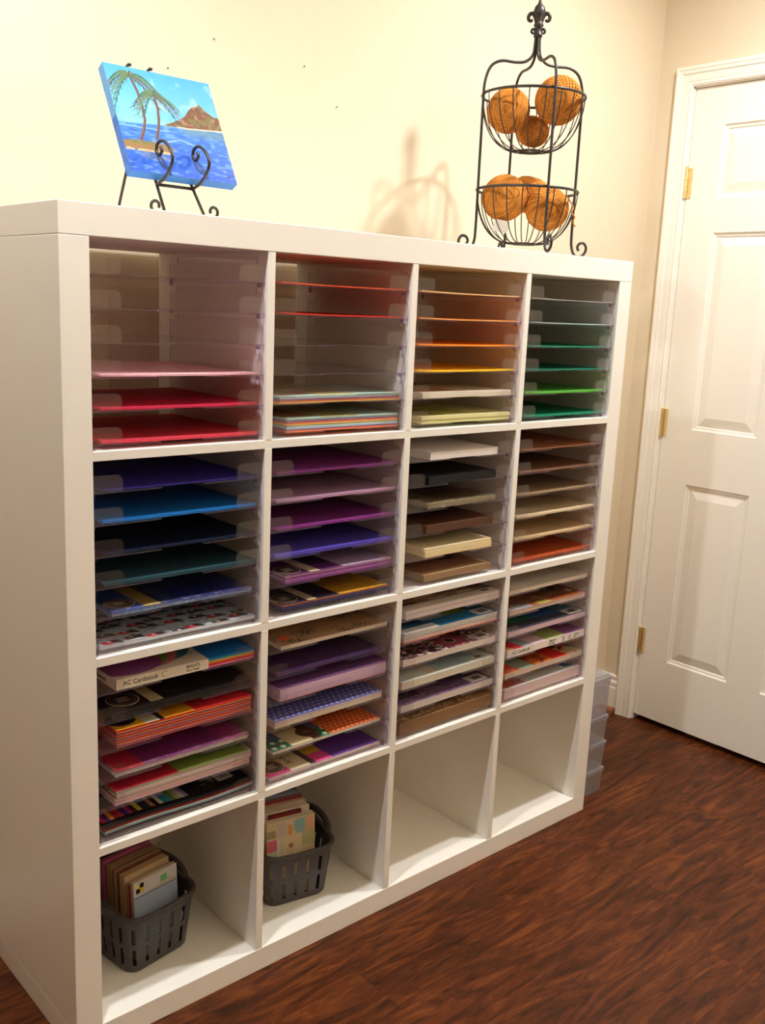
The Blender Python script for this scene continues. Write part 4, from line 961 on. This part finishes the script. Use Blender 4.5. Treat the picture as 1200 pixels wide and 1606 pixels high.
for xb, xt, sgn in ((.216, .212, -1), (.286, .252, 1)):
    P, foot = leg_pts(xb, xt, sgn)
    MB().tube(P, Rw, 8).build('leg', M_iron, ea, (0, 0, 0), True)
    c_ = Vector((foot.x + sgn * .017, foot.y, S + .0125)); Q = [ez(foot)]
    for i in range(15):
        g = math.radians(-100 - sgn * 0 + i * 22); rr = .0105 - i * .00035; Q.append(ez((c_.x - sgn * rr * math.sin(-g) * -1 * 0 + sgn * rr * math.cos(g), c_.y, c_.z + rr * math.sin(g))))
    MB().tube(smooth_path(Q, 4), Rw, 8).build('foot_scroll', M_iron, ea, (0, 0, 0), True)
    # hook: from the leg under the canvas, forward and up, curling back to the picture
    st = back_pt(xb, -.006); y0 = CO.y; zc = bar_z
    H = [ez(st)] + [ez((xb, y0 + a_, zc + b_)) for a_, b_ in ((.006, -.0055), (-.010, .000), (-.030, .016), (-.037, .032), (-.024, .050), (-.004, .060), (.012, .057), (.016, .046), (.007, .038), (-.002, .044), (.002, .051))]
    MB().tube(smooth_path(H, 6), Rw, 8).build('hook', M_iron, ea, (0, 0, 0), True)
lo_ = back_pt(.216, -.006); MB().tube([ez((.216, lo_.y, lo_.z)), ez((.286, lo_.y, lo_.z))], Rw, 8).build('crossbar', M_iron, ea, (0, 0, 0), True)
hi_ = back_pt(.232, CW * .8); MB().tube([ez((.214, hi_.y, hi_.z)), ez((.256, hi_.y, hi_.z))], Rw, 8).build('crossbar', M_iron, ea, (0, 0, 0), True)
MB().tube([ez((.235, hi_.y + .002, hi_.z)), ez((.228, .262, S + Rw))], Rw, 8).build('rear_leg', M_iron, ea, (0, 0, 0), True)

# ================================================================== TWO TIER WIRE STAND WITH TWINE BALLS
SX, SY = 1.232, .142; A0 = math.degrees(math.atan2(-.89, -.457))
st = thing('wire_basket_stand', 'two tier black wire basket stand with fleur finial', 'basket stand', (SX, SY, S))
LP = [(.005, .498), (.006, .470), (.010, .450), (.026, .436), (.050, .432), (.085, .432), (.110, .418), (.1225, .385), (.1245, .34), (.1245, .20), (.1245, .06), (.127, .025), (.136, .0075), (.150, .0045), (.162, .013), (.1655, .026), (.159, .0365), (.148, .036), (.1425, .027), (.146, .0185)]
lp = smooth_path([(r_, 0, z_) for r_, z_ in LP], 6)
lm = MB().tube(lp, .0034, 8).mesh('leg', [M_iron], True)
for i in range(4): link('leg', lm, st, (0, 0, 0), (0, 0, math.radians(A0 + 90 * i)))
Z1, Z2 = .360, .148; RR = .1205
def circ(r_, z_, n=64): return [(r_ * math.cos(2 * math.pi * i / n), r_ * math.sin(2 * math.pi * i / n), z_) for i in range(n)]
rimm = MB().tube(circ(RR, 0), .0032, 8, True).mesh('rim', [M_iron], True); br = MB().tube(circ(.030, -.1215, 32), .0022, 6, True).mesh('base_ring', [M_iron], True)
wp = [(.1195 * math.sin(math.radians(90 - 78 * i / 14)) ** .9, 0, -.122 * math.sin(math.radians(90 * i / 14))) for i in range(15)]
wp.append((0.004, 0, -.1225)); wm = MB().tube(wp, .00135, 6).mesh('wire', [M_iron], True)
for zt in (Z1, Z2):
    link('rim', rimm, st, (0, 0, zt)); link('base_ring', br, st, (0, 0, zt))
    for i in range(20): link('wire', wm, st, (0, 0, zt), (0, 0, math.radians(A0 + 9 + 18 * i)))
# finial
fi = MB(); fi.lathe([(.006, .488), (.0105, .492), (.0105, .497), (.0075, .501), (.0085, .512), (.012, .516), (.0095, .521), (.0085, .526), (.0125, .537), (.0145, .546), (.011, .556), (.005, .563), (.0035, .567), (.0042, .569), (.001, .572)], 20)
f0 = fi.build('finial', M_iron, st, (0, 0, 0), True)
RA = math.atan2(-.757, .654)
for i, (sc_, zc) in enumerate(((1, 0), (.55, -.024))):
    for q4 in range(2):
        P = [(.004, 0, .521), (.008, 0, .533), (.014, 0, .541), (.0205, 0, .541), (.0245, 0, .535), (.0235, 0, .528), (.0185, 0, .5255), (.0155, 0, .529)]
        P = [(a * sc_ + (.002 if i else 0), b_, (z_ - .521) * sc_ + .521 + zc) for a, b_, z_ in P]; Q = smooth_path(P, 5)
        rad = [(.0054 - .0022 * k_ / len(Q)) * (1 if i == 0 else .7) for k_ in range(len(Q))]
        MB().tube(Q, rad, 8).build('petal', M_iron, f0, (0, 0, 0), True).rotation_euler = (0, 0, RA + math.pi * q4)

def fibre(o, per, seed):
    # the strand's own colour wanders from turn to turn
    nv = len(o.data.vertices); g = np.random.RandomState(seed).uniform(.55, 1.0, nv // per + 2)[np.arange(nv) // per]
    at = o.data.color_attributes.new('fibre', 'FLOAT_COLOR', 'POINT'); at.data.foreach_set('color', np.stack([g, g * .94, g * .84, np.ones(nv)], 1).astype(np.float32).ravel())
def twine_ball(loc, R, ax, beta, turns, seed, label, sq=.86, tr=.0023):
    """one strand wound as precessing great circles: leaves an eye at both poles of the axis"""
    t = thing('twine_ball', label, 'twine ball', loc, 0, 'balls of golden brown twine')
    ax = Vector(ax).normalized(); e1 = ax.orthogonal().normalized(); e2 = ax.cross(e1); rs = random.Random(seed)
    n = 30; P = []
    for be0, rf, N_ in ((82, .885, 44), (70, .93, 40), (56, .975, 32)):
        for i in range(N_ * n):
            th = 2 * math.pi * i / n; f = i / (N_ * n); pr_ = 2 * math.pi * f + be0; be = math.radians(be0 + 4 * math.sin(f * 19 + seed))
            nrm = ax * math.cos(be) + (e1 * math.cos(pr_) + e2 * math.sin(pr_)) * math.sin(be)
            a = nrm.cross(ax).normalized(); b_ = nrm.cross(a)
            v = (a * math.cos(th) + b_ * math.sin(th)) * R * (rf + .012 * math.sin(i * .011 + seed)); P.append(v - ax * (v.dot(ax) * (1 - sq)))
    so = MB().tube(P, tr, 5).build('strand', M_twine, t, (0, 0, 0), True); fibre(so, n * 5, seed)
    core = MB(); pr2 = [(max(.0005, math.sin(math.radians(180 * k_ / 16))) * R * .87, -math.cos(math.radians(180 * k_ / 16)) * R * .87 * sq) for k_ in range(17)]
    core.lathe(pr2, 24); M3 = Matrix((e1, e2, ax)).transposed(); core.v = [tuple(M3 @ Vector(v)) for v in core.v]
    core.build('core_winding', M_core, t, (0, 0, 0), True)
    return t
fv = Vector((-.757, -.654, 0)); rv = Vector((.654, -.757, 0)); up = Vector((0, 0, 1))
def sp(a, b_, z_): v = Vector((SX, SY, S)) + rv * a + fv * b_; return (v.x, v.y, S + z_)
def axv(a, b_, c_): return rv * a + fv * b_ + up * c_
twine_ball(sp(-.056, .020, .325), .050, axv(-.1, 1, .05), 58, 64, 1, 'round twine ball in the upper basket against its lower ball')
twine_ball(sp(.058, .010, .352), .0545, axv(-.25, 1, -.35), 62, 66, 2, 'largest twine ball rising above the rim of the upper basket', .97)
twine_ball(sp(.003, -.040, .291), .039, axv(.3, .4, .9), 62, 56, 3, 'twine ball lying underneath the others in the upper basket', .9)
twine_ball(sp(-.052, .034, .128), .053, axv(.15, 1, .05), 58, 64, 4, 'twine ball with spiral face set over a paper tag')
twine_ball(sp(.050, .028, .106), .050, axv(.1, 1, -.3), 58, 64, 5, 'twine ball with a loose end in the lower basket', .92)
twine_ball(sp(.006, -.058, .146), .050, axv(.2, .1, 1), 62, 56, 6, 'twine ball at the back of the lower basket', .92)
tl = [sp(.092, .055, .135), sp(.1, .05, .125), sp(.109, .052, .110), sp(.106, .058, .098), sp(.114, .056, .088), sp(.110, .058, .076), sp(.117, .055, .066)]
te = MB().tube(smooth_path(tl, 5), .0016, 6).build('twine_end', M_twine, None, (0, 0, 0), True); fibre(te, 60, 3)
tag(te, 'loose frayed twine end hanging over the lower wire basket', 'twine')
tg = MB(); tg.box(-.019, .019, -.0003, .0003, -.014, .014); o = tg.build('paper_tag', paper((214, 206, 196)), None, sp(-.055, .055, .062)); o.rotation_euler = (0.35, .15, RA + .25); tag(o, 'small white paper tag under a twine ball in lower basket', 'tag')

# ================================================================== NAILS in the wall
for px, (x, z_), lb in ((1, (.862, 1.801), 'small dark nail in the cream wall left of the wire stand'), (2, (.766, 1.872), 'small nail high on the cream wall between canvas and stand'),
                        (3, (.531, 1.882), 'small nail in the wall up right of the painted canvas'), (4, (.423, 1.806), 'small nail in the wall just above the painted canvas')):
    n_ = MB().lathe([(.0016, 0), (.0016, .001), (.0008, .0012), (.0008, .004)], 10).build('wall_nail', M_steel, None, (x, WY - .004, z_)); n_.rotation_euler = (-math.pi / 2, 0, 0); tag(n_, lb, 'nail', 'nails in the back wall')
